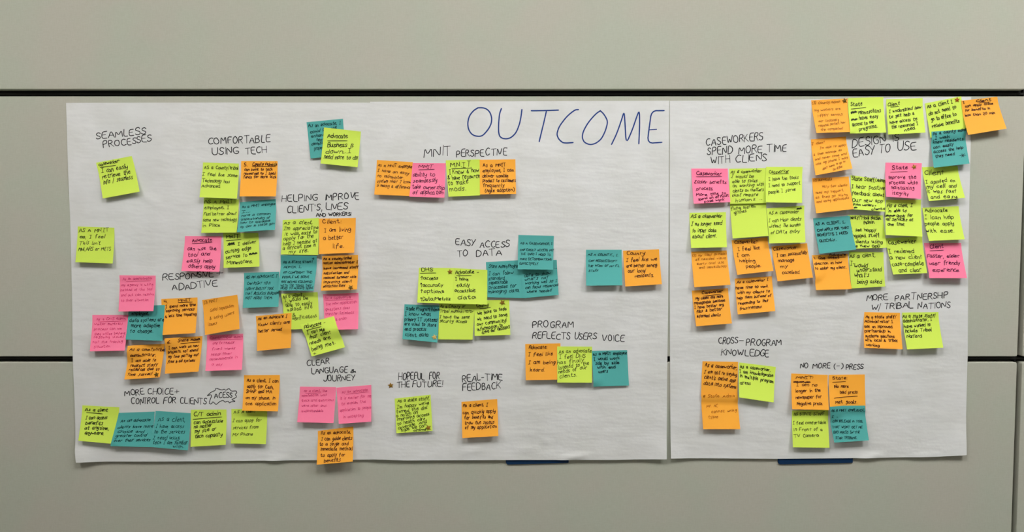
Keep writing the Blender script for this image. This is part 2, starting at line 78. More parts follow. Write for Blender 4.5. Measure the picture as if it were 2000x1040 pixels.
["lime",[0.0962,1.1784,0.17083,1.17776,0.16977,1.10233,0.09618,1.1025],0.0108,"n","M","lime sticky note reading \"has finally listened to the needs of our clients.\"",[["As an advocate",3.7,14.8,74.9,12.0,8.6],["I feel DHS",4.5,26.9,61.2,22.8,8.6],["has finally",0.2,38.0,57.8,32.4,8.6],["listened to the",3.2,49.2,69.0,38.5,8.6],["needs of our",3.2,57.8,64.7,46.8,8.6],["clients.",5.2,66.9,42.3,62.5,8.6]]],
["teal",[0.17045,1.1686,0.24557,1.17055,0.24924,1.09533,0.17314,1.09294],0.0054,"b","M","teal sticky note reading \"I would work side by side with end users\"",[["As a MNIT employee",2.2,9.6,74.3,9.1,6.8],["I would work",3.4,20.5,59.4,19.6,6.8],["side by side",6.4,29.8,58.1,29.7,6.8],["with end",10.3,38.2,49.2,38.7,6.8],["users",12.5,46.7,32.7,47.0,6.8]]],
["lime",[-0.25091,1.06612,-0.17426,1.07459,-0.16976,0.99798,-0.24679,0.99287],0.0068,"n","M","lime sticky note crowded with slanted writing, \"turned the dial a notch\", below HOPEFUL",[["As a state staff,",5.4,9.2,72.9,10.6,7.6],["I'm happy we've",3.9,22.8,71.6,19.4,7.6],["turned the dial",2.6,33.1,66.9,28.9,7.6],["a notch on",1.3,41.9,46.5,37.1,7.6],["improving access",2.9,49.5,71.2,42.9,7.6],["to health care",2.5,59.3,61.5,51.7,7.6],["coverage. And",4.2,68.0,64.5,58.3,7.6],["hope we can",10.6,73.3,63.3,65.2,7.6],["continue",36.3,74.4,62.9,73.5,5.0]]],
["orange",[-0.10815,1.05893,-0.03168,1.06502,-0.02898,0.98853,-0.10556,0.98395],0.0135,"b","M","orange sticky note reading \"Can Quickly apply for benefits\", below REAL-TIME FEEDBACK",[["As a client, I",3.0,11.5,55.2,13.0,7.2],["can quickly apply",2.1,26.6,71.4,27.5,7.2],["for benefits and",5.2,37.5,65.2,39.0,7.2],["know the status",6.6,48.4,67.3,50.5,7.2],["of my application",6.3,58.2,72.9,59.2,7.2]]],
["orange",[0.46535,1.40454,0.54099,1.4111,0.55124,1.34047,0.47508,1.33195],0.0121,"b","R","orange sticky note reading \"Caseworker: I feel like I am helping people.\"",[["Caseworker:",5.3,8.2,54.3,11.0,7.8],["I feel like",10.5,23.8,56.2,25.6,7.8],["I am",6.2,37.0,32.2,38.4,7.8],["helping",9.6,49.7,41.9,52.3,7.8],["people.",21.5,63.6,51.3,64.0,7.8]]],
["orange",[0.55011,1.39138,0.62552,1.39861,0.63487,1.32626,0.56043,1.31817],0.0121,"b","R","orange sticky note reading \"I can successfully manage My caseload\"",[["Caseworker:",2.9,8.6,54.3,11.1,7.5],["I can successfully",7.9,24.3,73.3,23.0,7.5],["manage",8.6,35.6,42.9,36.9,7.5],["my",11.5,48.3,26.2,49.0,7.5],["caseload.",12.5,61.8,49.9,63.6,7.5]]],
["lime",[0.46044,1.48928,0.53702,1.48929,0.54077,1.41407,0.465,1.40859],0.0095,"n","R","lime sticky note with only \"fixing system glitches\" showing, under another lime note",[["fixing system",2.3,19.6,53.1,14.6,6.7],["glitches",8.0,28.5,33.3,24.1,6.7]]],
["lime",[0.45837,1.55549,0.53532,1.55711,0.53539,1.48344,0.45949,1.48154],0.0041,"n","R","lime sticky note reading \"able to focus on working with clients on matters\"",[["As a caseworker",2.4,9.4,65.4,8.9,7.3],["I would be",3.5,19.4,50.0,21.3,7.3],["able to focus",5.7,30.0,57.1,30.5,7.3],["on working with",6.0,40.6,71.3,38.5,7.3],["clients on matters",6.3,50.9,70.8,49.6,7.3],["that require",4.5,60.4,58.8,60.1,7.3],["humans. ...",11.5,72.1,66.9,69.1,7.3]]],
["lime",[0.53554,1.55943,0.61279,1.55947,0.60918,1.48346,0.53308,1.48465],0.0108,"n","R","lime sticky note reading \"I have the tools I need to support the people\"",[["Caseworker",6.7,13.8,47.9,11.8,7.3],["_",12.6,15.3,47.2,13.7,7.3],["I have the tools",6.3,29.8,68.1,24.9,7.3],["I need to support",6.4,43.6,71.8,36.6,7.3],["people I serve",5.8,57.5,62.6,50.6,7.3]]],
["lime",[0.53812,1.47207,0.61806,1.47854,0.61814,1.40026,0.54162,1.39835],0.0108,"n","R","lime sticky note reading \"I can help clients without The burden of Data Entry\"",[["AS A Caseworker",3.9,13.3,64.1,14.7,7.2],["##",60.9,7.4,69.4,7.1,3.2],["I can HelP clients",2.1,30.4,68.6,30.1,7.2],["without The burden",2.0,42.4,66.5,42.4,7.2],["of DATA Entry",4.0,55.5,64.4,55.6,7.2]]],
["pink",[0.37838,1.55597,0.45484,1.55591,0.45884,1.48538,0.38183,1.48182],0.0108,"b","R","pink sticky note reading \"Easier benefits process\", below WITH CLIENS",[["Caseworker",9.8,13.6,61.2,15.3,8.0],["_",9.5,17.8,62.6,17.9,8.0],["Easier benefits",4.5,32.0,71.6,34.2,8.0],["process.",7.5,46.8,42.3,47.6,8.0],["More time to",6.2,60.3,68.2,57.7,6.6],["spend on difficult",10.3,69.3,74.2,62.5,5.7],["case work",21.7,74.6,63.4,71.8,5.7]]],
["lime",[0.37544,1.46303,0.45245,1.46422,0.45275,1.39025,0.3774,1.38858],0.0108,"b","R","lime sticky note reading \"I no longer need to input data about client.\"",[["AS a caseworker",2.5,11.5,67.4,11.4,8.6],["I no longer need",2.7,28.3,66.9,27.0,8.6],["to input data",4.0,42.0,54.8,42.5,8.6],["about client.",4.1,54.9,54.4,54.5,8.6]]],
["orange",[0.38014,1.38044,0.45542,1.38327,0.46116,1.31098,0.38488,1.30573],0.0121,"m","R","orange sticky note with faded writing \"all needed\", lower left of the right sheet's cluster",[["(2) my client provides",1.3,10.4,74.3,9.5,5.5],["all needed visits",7.6,19.1,72.2,19.2,5.5],["early and use",9.6,29.0,67.9,28.1,5.5],["and immediately",13.2,38.0,72.5,36.8,5.5]]],
["orange",[0.3822,1.29756,0.45908,1.30306,0.46505,1.22905,0.3897,1.22289],0.0121,"b","R","orange sticky note reading \"My cases are more manageable\", lowest left of its cluster",[["Caseworker",20.2,8.8,64.3,8.0,6.3],["_",22.3,13.3,60.5,12.2,6.3],["My cases are more",5.8,20.3,64.1,19.1,6.3],["manageable because",1.8,29.9,67.5,27.8,6.3],["I have better org.",1.3,39.1,64.3,37.3,6.3],["files & better",3.9,48.1,58.5,46.2,6.3],["informed clients",3.8,58.0,53.6,58.2,6.3]]],
["orange",[0.47309,1.32331,0.55212,1.32836,0.55675,1.25522,0.4777,1.24797],0.0108,"b","R","orange sticky note reading \"with my clients to help them instead of\"",[["As a caseworker I",3.3,11.2,67.2,9.1,6.1],["have time to work",0.2,22.8,66.5,23.4,6.1],["with my clients to",3.2,32.9,68.6,35.5,6.1],["help them instead of",1.6,44.4,71.0,44.0,6.1],["responding to their",2.7,55.9,64.8,54.7,6.1],["frustrations",4.5,67.0,49.1,66.3,6.1]]],
["lime",[0.71472,1.38083,0.78815,1.37942,0.78944,1.30711,0.71812,1.30288],0.0081,"b","R","lime sticky note reading \"would understand what's being asked\"",[["As a client,",0.5,13.7,56.5,10.5,9.2],["I-",1.0,27.9,11.3,28.0,9.2],["would",9.5,33.5,39.1,32.5,9.2],["understand",14.8,42.2,69.6,41.7,9.2],["what's",8.7,53.3,40.8,53.8,9.2],["being asked",13.2,66.5,68.3,68.2,9.2]]],
["orange",[0.63659,1.37293,0.71174,1.37578,0.7171,1.30176,0.64194,1.29979],0.0121,"b","R","orange sticky note reading \"direction on how to assist my client.\"",[["Advocate",37.4,3.1,71.4,3.3,4.8],["_",35.6,6.3,71.0,6.7,6.2],["1. Give client",3.5,9.4,57.9,9.4,6.2],["direction on how",2.7,21.6,62.4,20.2,6.2],["to assist my client.",1.6,31.4,71.1,31.1,6.2]]],
["lime",[0.79162,1.409,0.86888,1.41323,0.87527,1.33581,0.80362,1.33272],0.0121,"b","R","lime sticky note reading \"I recieved a new client case-complete and clear\"",[["Caseworker",4.2,13.3,61.5,13.5,9.1],["I recieved",1.9,31.3,54.8,33.0,9.1],["a new client",0.8,45.4,70.0,45.5,9.1],["case-complete",2.6,58.6,71.0,59.9,9.1],["and clear",14.5,71.9,64.4,72.5,9.1]]],
["pink",[0.87306,1.39917,0.95176,1.39915,0.95871,1.32524,0.87947,1.32524],0.0135,"b","R","pink sticky note reading \"Faster, easier user friendly experience\"",[["Client",11.0,12.3,38.4,11.5,8.4],["_",10.3,17.2,38.6,15.8,8.4],["Faster, easier",2.2,32.4,68.7,31.8,8.4],["user friendly",4.1,47.3,67.2,46.7,8.4],["experience",9.5,62.2,62.6,61.9,8.4]]],
["lime",[0.71021,1.45819,0.78482,1.45735,0.79106,1.38894,0.71678,1.38725],0.0081,"b","R","lime sticky note reading \"see happy engaged staff\", its left edge behind a teal note",[["ounty/Tribal Nation",3.9,9.0,70.6,10.0,8.3],["Admin",33.5,20.3,56.6,19.4,8.3],["I see happy",3.6,36.4,57.4,37.9,8.3],["ngaged staff",6.4,49.9,64.6,50.3,8.3],["clients using",10.7,63.0,67.8,64.9,8.3],["e new app",8.9,73.5,61.2,74.7,8.3]]],
["teal",[0.63724,1.45117,0.71417,1.45677,0.72476,1.38541,0.64746,1.37618],0.0121,"b","R","teal sticky note in small capitals reading \"benefits I need quickly\", between two orange notes",[["AS A CLIENT, I...",3.4,15.3,64.9,15.7,6.0],["CAN APPLY FOR THAT",4.6,28.8,70.8,28.4,6.0],["BENEFITS I NEED",3.3,39.5,66.0,39.8,6.0],["QUICKLY.",5.3,51.9,39.1,52.1,6.0]]],
["lime",[0.79105,1.49043,0.86468,1.49043,0.86341,1.41253,0.78561,1.41616],0.0121,"b","R","lime sticky note reading \"apply for all services at one time\"",[["As a client, I",2.6,16.0,57.1,14.4,7.0],["'m able to",5.6,26.3,44.5,25.6,7.0],["###",0.7,36.7,20.4,35.7,4.2],["apply for",23.2,37.3,57.6,35.7,7.0],["all services at",1.4,45.3,58.2,44.2,7.0],["one time.",3.8,55.5,39.9,54.8,7.0]]],
["lime",[0.71469,1.54218,0.78872,1.5324,0.78436,1.465,0.7172,1.47001],0.0108,"b","R","lime sticky note reading \"I hear positive feedback about Our new app\"",[["State Staff/Admin",2.4,10.6,75.2,6.4,9.3],["I hear positive",0.8,28.3,74.2,24.9,9.3],["feedback about",0.5,43.4,73.4,39.9,9.3],["Our new app",-0.2,59.5,71.1,54.9,9.3],["from workers +",0.7,67.1,54.9,65.7,5.4],["#",2.1,73.5,9.1,73.0,3.6],["clients",43.1,75.3,75.3,71.9,6.0]]],
["orange",[0.63317,1.53571,0.71054,1.53934,0.71732,1.47054,0.63881,1.46163],0.0121,"m","R","orange sticky note with faded writing \"Very few clients need my support\"",[["(2) Advocate",1.9,7.3,40.6,6.0,6.0],["Very few clients",18.8,22.3,70.4,21.6,6.0],["need my support",4.4,34.3,61.2,33.5,6.0],["as they go along",3.2,44.6,68.1,43.3,6.0],["and using applications",4.2,54.8,70.3,51.2,6.0]]],
["lime",[0.86678,1.47359,0.94457,1.47698,0.95229,1.40694,0.87744,1.40359],0.0121,"b","R","lime sticky note reading \"I can help people apply with ease.\"",[["Advocate",4.9,10.6,51.0,11.9,8.9],["I |can help",2.0,26.2,61.6,27.9,8.9],["people apply",0.1,40.4,59.7,42.7,8.9],["with ease.",-1.0,56.5,56.2,59.2,8.9]]],
["lime",[0.86514,1.55892,0.93956,1.56166,0.9497,1.49413,0.87438,1.48718],0.0135,"b","R","lime sticky note reading \"I applied on my cell and it was fast and easy\"",[["Client",2.9,17.1,45.2,18.5,10.7],["I applied on",1.9,36.8,64.0,37.1,8.5],["my cell and",1.6,47.2,63.7,50.0,8.5],["it was fast",0.1,57.8,60.6,62.2,8.5],["and easy.",5.5,70.9,60.0,74.7,8.5]]],
["pink",[0.78784,1.56868,0.86411,1.56729,0.85858,1.49196,0.78512,1.49641],0.0121,"b","R","pink sticky note reading \"improve the process while maintaining itegrity\"",[["State",14.6,15.0,46.7,13.2,9.1],["_",10.9,21.2,46.7,18.4,8.2],["improve the",6.4,35.5,66.0,32.7,8.2],["process while",7.1,47.3,69.0,44.8,8.2],["maintaining",11.2,58.6,60.5,57.2,8.2],["itegrity",13.1,70.5,48.5,69.9,8.2]]],
["orange",[0.62926,1.61723,0.70284,1.62316,0.71218,1.55501,0.63552,1.54098],0.0135,"m","R","tilted orange sticky note with faded writing, left of DESIGN IS EASY TO USE",[["2 client",0.3,12.2,29.2,10.2,5.4],["I'm able to apply",16.9,22.5,72.1,21.4,5.4],["& then manage an",2.0,34.9,61.7,32.0,5.4],["and never come and",3.4,45.4,70.4,41.5,5.4],["use my phone I may",4.0,54.9,71.6,50.7,5.4],["don't have to go to",16.2,67.4,64.6,58.8,5.4],["the office",36.5,73.1,56.5,69.0,5.4]]],
["orange",[0.62822,1.6989,0.7048,1.70258,0.70574,1.63115,0.63552,1.62895],0.0135,"m","R","orange sticky note with faded writing at the top, leftmost of the upper row of five",[["(3) County admin",0.9,9.3,59.6,8.6,6.1],["my workers are",4.1,26.1,60.1,24.6,6.1],["HAPPY serving",9.7,39.6,62.8,37.0,6.1],["our customers",9.1,51.1,54.0,49.8,6.1],["response perfect how",7.1,62.3,67.1,55.6,6.1],["the completed",11.1,71.0,60.0,69.2,6.1]]],
["lime",[0.70542,1.70339,0.77952,1.70534,0.7823,1.63019,0.70501,1.62797],0.0108,"b","R","lime sticky note reading \"Minnesotans have easy access to our programs.\"",[["State",5.8,17.6,30.6,16.0,8.7],["_",5.8,23.5,37.9,20.9,8.7],["#",4.9,33.9,16.3,32.3,6.0],["Minnesotans",21.8,35.1,68.7,31.5,8.7],["##",5.1,49.0,18.3,47.4,4.5],["have easy",22.5,46.5,62.3,43.4,8.7],["access to our",6.0,60.2,53.3,55.7,8.7],["programs.",21.6,71.2,58.4,63.8,8.7]]],
["lime",[0.78577,1.70074,0.86216,1.7035,0.86443,1.6302,0.7858,1.62616],0.0108,"b","R","lime sticky note reading \"I understand how to get help\"",[["Client",3.0,14.9,27.6,13.0,7.3],["_",9.4,16.9,26.5,16.0,7.3],["I understand how",5.1,29.3,71.9,22.8,7.3],["to get help &",4.6,40.8,57.3,35.6,7.3],["have access to",5.8,53.3,61.3,48.0,7.3],["the resources I",8.1,64.0,62.0,58.7,7.3],["need.",34.3,71.2,57.0,66.6,7.3]]],
["lime",[0.86709,1.69233,0.94296,1.70718,0.95535,1.63563,0.87914,1.61993],0.0041,"b","R","lime sticky note reading \"do not need to go to office to receive benefits\"",[["As a Client I",3.7,11.9,56.0,11.0,8.7],["do not need to",4.7,27.7,61.7,24.0,8.7],["go to office to",7.6,41.0,59.6,40.3,8.7],["receive benefits",7.2,55.5,63.7,55.0,8.7]]],
["teal",[0.88067,1.63287,0.95302,1.63832,0.9569,1.56548,0.88263,1.55682],0.0135,"b","R","teal sticky note reading \"know residents can easily access the help they need\"",[["As a county admin",3.1,7.7,76.7,3.4,6.5],["I walk",6.9,16.8,39.8,15.8,6.5],["know residents",3.9,25.0,71.3,23.4,6.5],["can easily",3.7,36.2,48.0,32.8,6.5],["access the help",3.6,45.5,67.7,42.4,6.5],["they need",6.2,55.2,46.8,53.8,6.5],["*",58.4,60.6,70.4,60.8,9.5]]],
["orange",[0.94285,1.69786,1.01946,1.70646,1.03171,1.63807,0.95205,1.62486],0.0149,"b","R","orange sticky note reading \"for benefits in less than\", overhanging the right sheet's top corner",[["1.",2.3,7.2,6.8,7.1,5.6],["Client",30.6,6.7,61.8,7.0,5.6],["_",35.7,9.2,60.5,9.9,5.6],["can apply online",6.7,15.0,65.1,16.2,5.6],["for benefits in",4.9,24.4,56.1,25.9,5.6],["less than 20 min.",3.3,35.3,63.7,38.3,5.6]]],
["orange",[0.75021,1.25178,0.82627,1.25016,0.82753,1.17393,0.74597,1.17716],0.0121,"b","R","orange sticky note reading \"see an improved partnership\", below W/ TRIBAL NATIONS",[["As a state staff/",3.3,12.8,67.5,12.1,6.5],["Administrator I",1.3,22.7,60.4,21.8,6.5],["see an improved",1.6,33.5,58.7,32.6,6.5],["partnership in",1.9,43.2,54.4,42.2,6.5],["systems solutions",3.1,53.4,61.6,52.8,6.5],["with local & tribal",2.4,62.3,66.6,61.3,6.5],["working.",4.2,71.7,30.5,72.7,6.5]]],
["lime",[0.83019,1.25068,0.90756,1.25181,0.91282,1.17767,0.83633,1.17371],0.0135,"b","R","lime sticky note reading \"have worked to include Tribal Nations\"",[["As a state staff/",0.4,10.9,69.0,10.9,7.5],["administrator, I",0.4,20.9,61.5,18.2,7.5],["have worked to",1.0,32.3,56.3,29.6,7.5],["include Tribal",2.2,41.6,57.0,40.6,7.5],["Nations",3.3,52.3,35.1,52.8,7.5]]],
["orange",[0.40685,1.14633,0.483,1.14504,0.48149,1.06905,0.40367,1.07118],0.0041,"b","R","orange sticky note reading \"I am not re-keying client's online app data into systems\"",[["As a caseworker,",5.7,11.1,73.8,16.2,8.3],["I am not re-keying",4.2,25.0,73.1,30.9,8.3],["client's online app",4.6,37.0,70.2,43.2,8.3],["data into systems",4.1,49.8,72.5,56.6,8.3]]],
["orange",[0.40411,1.07722,0.4817,1.07593,0.48614,1.00253,0.40729,1.00253],0.0108,"m","R","orange sticky note with faded writing \"State Admin\", stuck over the orange note's bottom",[["@ State Admin",3.1,8.4,69.0,6.3,6.9],["Mr. AC",10.1,30.5,33.7,29.2,6.9],["cannot wring",19.7,42.1,71.9,38.7,6.9],["type",11.9,53.1,32.3,52.2,6.9]]],
["lime",[0.48491,1.14369,0.56361,1.13409,0.55626,1.05988,0.48264,1.07088],0.0121,"b","R","lime sticky note reading \"I am knowledgeable in multiple program areas\"",[["As a caseworker,",2.7,11.4,65.4,11.2,7.5],["I am knowledgeable",2.1,22.4,72.2,22.5,7.5],["in multiple program",2.7,32.4,72.9,35.1,7.5],["areas",3.2,47.7,24.9,45.1,7.5]]],
["lime",[0.59958,1.04032,0.67677,1.0421,0.67687,0.96227,0.59907,0.96328],0.0108,"n","R","lime sticky note reading \"in Front of a TV camera\"",[["AS STATE STAFF",4.0,10.6,67.8,11.1,6.7],["I feel comfortable",2.0,29.6,71.1,28.6,6.7],["in Front of a",3.2,42.7,62.9,41.9,6.7],["TV Camera",2.8,56.4,54.7,53.7,6.7]]],
["orange",[0.59675,1.11997,0.67479,1.11693,0.67374,1.04406,0.59576,1.04547],0.0121,"b","R","orange sticky note reading \"longer in the newspaper for Negative press.\"",[["MNIT:",10.1,10.5,45.1,9.7,6.2],["###",5.3,19.5,39.4,18.7,3.1],["I am no",11.0,26.8,53.8,25.9,7.2],["longer in the",8.7,40.6,60.3,37.3,7.2],["newspaper for",8.3,54.0,61.8,51.0,7.2],["Negative press.",9.9,66.7,63.3,65.5,7.2]]],
["orange",[0.67692,1.11706,0.75371,1.11795,0.75568,1.0441,0.67572,1.04557],0.0041,"b","R","orange sticky note reading \"No more bad press. Met goals.\"",[["State:",8.2,10.6,39.0,10.2,7.5],["_",8.0,17.2,35.5,14.9,7.5],["No more",12.7,29.3,41.5,28.8,7.5],["bad press",24.2,41.8,60.0,42.6,7.5],["_",10.6,51.9,59.8,47.7,7.5],["Met goals.",12.7,64.3,58.4,63.7,7.5]]],
["teal",[0.67517,1.05133,0.75435,1.05165,0.7592,0.9793,0.68569,0.97426],0.0135,"n","R","teal sticky note in small capitals at the right sheet's bottom, right of a lime note",[["AS A MNIT EMPLOYEE,",2.2,11.3,73.6,13.2,5.3],["I ..",2.6,24.4,15.7,24.5,5.3],["CAN RELEASE A TOOL",4.2,35.1,68.6,37.2,5.3],["THAT WON'T GET ME",0.6,47.4,65.6,49.7,5.3],["BAD PRESS IN THE",2.3,58.0,58.3,60.0,5.3],["STAR TRIBUNE.",4.0,69.1,49.8,71.4,5.3]]],
]
# headings written on the sheets: wall x z in mm
HEADINGS = [
["L","SEAMLESS PROCESSES",[["SEAMLESS",-875.0,1617.3,-770.2,1628.8,13.9],["PROCESSES",-860.7,1598.8,-758.2,1613.8,13.9]]],
["L","COMFORTABLE USING TECH",[["COMFORTABLE",-640.3,1607.3,-509.7,1611.3,14.1],["USING",-631.5,1584.4,-575.4,1586.9,14.1],["TECH",-561.4,1586.6,-517.2,1589.4,14.1]]],
["L","HELPING IMPROVE CLIENT'S LIVES AND WORKERS!",[["HELPING",-486.7,1486.4,-410.9,1488.4,13.5],["IMPROVE",-395.1,1489.6,-324.3,1491.3,13.5],["CLIENT'S,",-475.4,1462.3,-403.3,1467.5,13.5],["LIVES",-393.1,1469.2,-348.5,1469.8,13.5],["AND",-414.2,1454.4,-394.7,1455.0,7.6],["WORKERS!",-388.0,1455.6,-340.7,1457.3,7.0]]],
["L","RESPONSIVE + ADADTIVE",[["RESPONSIVE",-742.7,1319.1,-634.6,1327.0,13.1],["+",-628.0,1327.5,-616.8,1328.5,13.1],["ADADTIVE",-722.8,1297.6,-627.1,1307.3,13.1]]],
["L","MORE CHOICE + CONTROL FOR CLIENTS",[["MORE",-828.9,1070.1,-787.4,1075.2,13.1],["CHOICE",-779.0,1074.9,-725.0,1075.8,13.1],["+",-721.7,1074.9,-710.7,1075.6,13.1],["CONTROL",-815.0,1053.6,-755.0,1055.3,13.1],["FOR",-745.8,1054.8,-718.7,1055.3,13.1],["CLIENTS",-710.3,1054.1,-654.1,1054.1,13.1]]],
["L","ACESS inside a jagged burst outline",[["ACESS",-636.7,1066.0,-598.7,1068.9,11.0]]],
["L","CLEAR LANGUAGE & JOURNEY",[["CLEAR",-437.8,1135.3,-389.3,1141.6,12.5],["LANGUAGE",-428.3,1119.0,-352.1,1122.6,12.5],["&",-345.5,1121.4,-335.8,1122.1,9.1],["JOURNEY",-403.1,1102.6,-335.3,1105.0,12.5]]],
["M","MNIT PERSPECTIVE",[["MNIT",-185.2,1580.5,-128.9,1583.1,19.3],["PERSPECTIVE",-116.8,1580.2,-10.8,1585.0,14.4]]],
["M","EASY ACCESS TO DATA",[["EASY",-120.0,1394.4,-79.2,1392.5,13.5],["ACCESS",-68.4,1389.6,-6.0,1390.6,13.5],["TO",-114.8,1369.0,-93.7,1371.9,13.5],["DATA",-75.7,1370.4,-21.6,1373.3,13.5]]],
["M","PROGRAM REFLECTS USERS VOICE",[["PROGRAM",43.6,1218.5,131.8,1219.0,13.7],["REFLECTS",43.7,1195.9,122.1,1193.2,13.7],["USERS",133.6,1193.7,180.6,1193.2,13.7],["VOICE",191.5,1188.6,239.4,1189.4,13.7]]],
["M","HOPEFUL FOR THE FUTURE!",[["HOPEFUL",-242.6,1106.7,-187.3,1107.6,15.1],["FOR",-176.9,1107.2,-155.0,1107.2,15.1],["THE",-245.2,1089.9,-219.1,1090.6,13.1],["FUTURE!",-212.4,1090.7,-149.1,1091.9,13.1]]],
["M","REAL-TIME FEEDBACK",[["REAL-",-106.1,1101.8,-61.5,1104.7,14.1],["TIME",-57.6,1105.5,-21.1,1106.0,14.1],["FEEDBACK",-105.4,1083.1,-24.4,1087.3,14.1]]],
["R","CASEWORKERS SPEND MORE TIME WITH CLIENS",[["CASEWORKERS",408.7,1602.9,527.7,1616.6,15.4],["SPEND",411.3,1583.7,464.5,1587.5,15.4],["MORE",478.1,1586.8,527.2,1590.1,15.4],["TIME",536.7,1589.9,578.2,1592.0,15.4],["WITH",419.4,1565.4,458.8,1568.3,15.4],["CLIENS",470.7,1569.0,535.6,1572.5,15.4]]],
["R","DESIGN IS EASY TO USE",[["DESIGN",717.2,1599.4,786.0,1610.5,17.3],["IS",802.7,1612.4,816.1,1615.3,13.2],["EASY",719.6,1578.3,765.1,1587.5,17.3],["TO",773.4,1589.4,797.3,1590.7,17.3],["USE",812.6,1592.2,852.6,1596.4,17.3]]],
["R","MORE PARTNERSHIP W/ TRIBAL NATIONS",[["MORE",754.8,1275.6,799.5,1278.6,12.9],["PARTNERSHIP",814.5,1275.9,926.2,1282.0,12.9],["W/",764.8,1254.7,785.6,1255.8,12.9],["TRIBAL",792.6,1258.7,854.2,1260.6,12.9],["NATIONS",863.8,1258.7,931.9,1261.5,12.9]]],
["R","CROSS-PROGRAM KNOWLEDGE",[["CROSS",440.7,1183.1,482.1,1184.4,14.2],["-",485.7,1183.3,493.6,1183.3,14.2],["PROGRAM",499.6,1179.1,575.6,1180.1,14.2],["KNOWLEDGE",446.3,1159.0,548.7,1155.8,14.2]]],
["R","NO MORE (-) PRESS",[["NO",615.9,1131.5,631.4,1131.9,11.1],["MORE",642.8,1131.1,679.8,1131.9,11.1],["(-)",687.4,1130.5,707.8,1131.3,11.1],["PRESS",714.3,1128.5,750.2,1129.9,11.1]]],
]
TITLE = [[[-71.2,1683.0],[-80.5,1677.7],[-89.8,1666.2],[-93.3,1651.3],[-91.7,1638.7],[-86.4,1629.5],[-79.5,1624.9],[-69.1,1623.1],[-60.9,1625.4],[-49.3,1638.7],[-43.5,1650.2],[-42.4,1661.7],[-45.8,1673.1],[-52.7,1680.5],[-62.0,1683.4],[-72.2,1683.0]],[[-22.2,1681.6],[-26.2,1670.8],[-28.0,1652.5],[-28.5,1634.1],[-26.2,1623.8],[-20.4,1619.2],[-11.1,1618.0],[-1.9,1620.8],[8.5,1630.7],[15.5,1647.9],[18.9,1663.9],[20.8,1679.5]],[[40.4,1677.0],[67.5,1677.2],[97.6,1678.2]],[[72.1,1675.4],[67.5,1654.8],[61.8,1631.8],[57.2,1612.3]],[[139.6,1679.3],[132.2,1678.9],[116.1,1666.2],[100.0,1645.6],[94.9,1631.8],[94.9,1624.9],[98.9,1616.9],[107.0,1610.0],[116.3,1609.5],[128.6,1610.6]],[[185.9,1677.0],[176.2,1670.8],[160.1,1652.5],[149.8,1634.1],[147.5,1621.5],[151.1,1612.3],[158.0,1607.7],[166.2,1606.0],[176.6,1608.8],[188.1,1618.0],[196.1,1634.1],[200.6,1650.2],[199.9,1658.2],[192.4,1670.8],[185.0,1677.2]],[[209.5,1606.5],[220.5,1629.5],[230.7,1659.4],[235.6,1676.1],[235.6,1676.1],[237.7,1647.9],[240.3,1607.7],[240.3,1607.7],[252.8,1636.4],[261.9,1663.9],[267.5,1678.4],[267.5,1678.4],[268.5,1647.9],[267.0,1607.7]],[[319.6,1677.2],[293.0,1677.0],[293.0,1677.0],[288.7,1643.3],[284.8,1608.8],[284.8,1608.8],[315.6,1611.1]],[[289.2,1637.1],[303.8,1638.0]]]
BURST = [[[-646.7,1073.5],[-653.5,1071.2],[-643.2,1080.0],[-634.3,1083.4],[-633.7,1088.9],[-621.2,1083.9],[-615.2,1086.3],[-612.4,1083.1],[-605.1,1088.2],[-601.0,1081.4],[-590.0,1082.6],[-588.4,1078.0],[-593.0,1074.6],[-588.6,1069.8],[-594.9,1065.5],[-601.3,1063.8],[-590.4,1059.2],[-603.1,1058.4],[-604.8,1055.8],[-607.8,1060.4],[-614.9,1057.5],[-618.2,1062.6],[-626.7,1058.7],[-633.6,1052.1],[-640.2,1059.9],[-643.4,1053.6],[-649.1,1055.3],[-642.0,1073.5],[-647.5,1074.0]]]
STARS = [
[-0.75505,1.11949,0.00598,"dark",10,"dull gold star sticker on the orange \"time saved\" note"],
[-0.3406,1.30531,0.00598,"dark",30,"dull gold star sticker on the orange \"satisfaction\" note"],
[-0.13141,1.33779,0.00598,"gold",5,"gold star sticker between the \"DHS\" and \"Advocate\" lime notes"],
[-0.02045,1.27231,0.00653,"gold",25,"gold star sticker at the top of the lime \"our community!\" note"],
[-0.16427,1.19976,0.00653,"bright",12,"bright shiny gold star sticker at the bottom of the teal \"client data\" note"],
[-0.25917,1.09442,0.00653,"gold",8,"gold star sticker on bare paper left of THE FUTURE!"],
[-0.17851,1.00467,0.00653,"gold",20,"brownish gold star sticker at the lime note's lower corner, below HOPEFUL"],
[0.69807,1.69789,0.00598,"dark",15,"dark star sticker on the orange note at the upper row's left end"],
[0.93421,1.6997,0.00598,"brown",0,"reddish brown star sticker on the lime \"go to office\" note"],
[0.84794,1.55969,0.00566,"gold",20,"gold star sticker on the pink \"State\" note"],
[-0.50028,1.5649,0.00457,"gold",20,"small gold star sticker on the orange note numbered 5"],
]

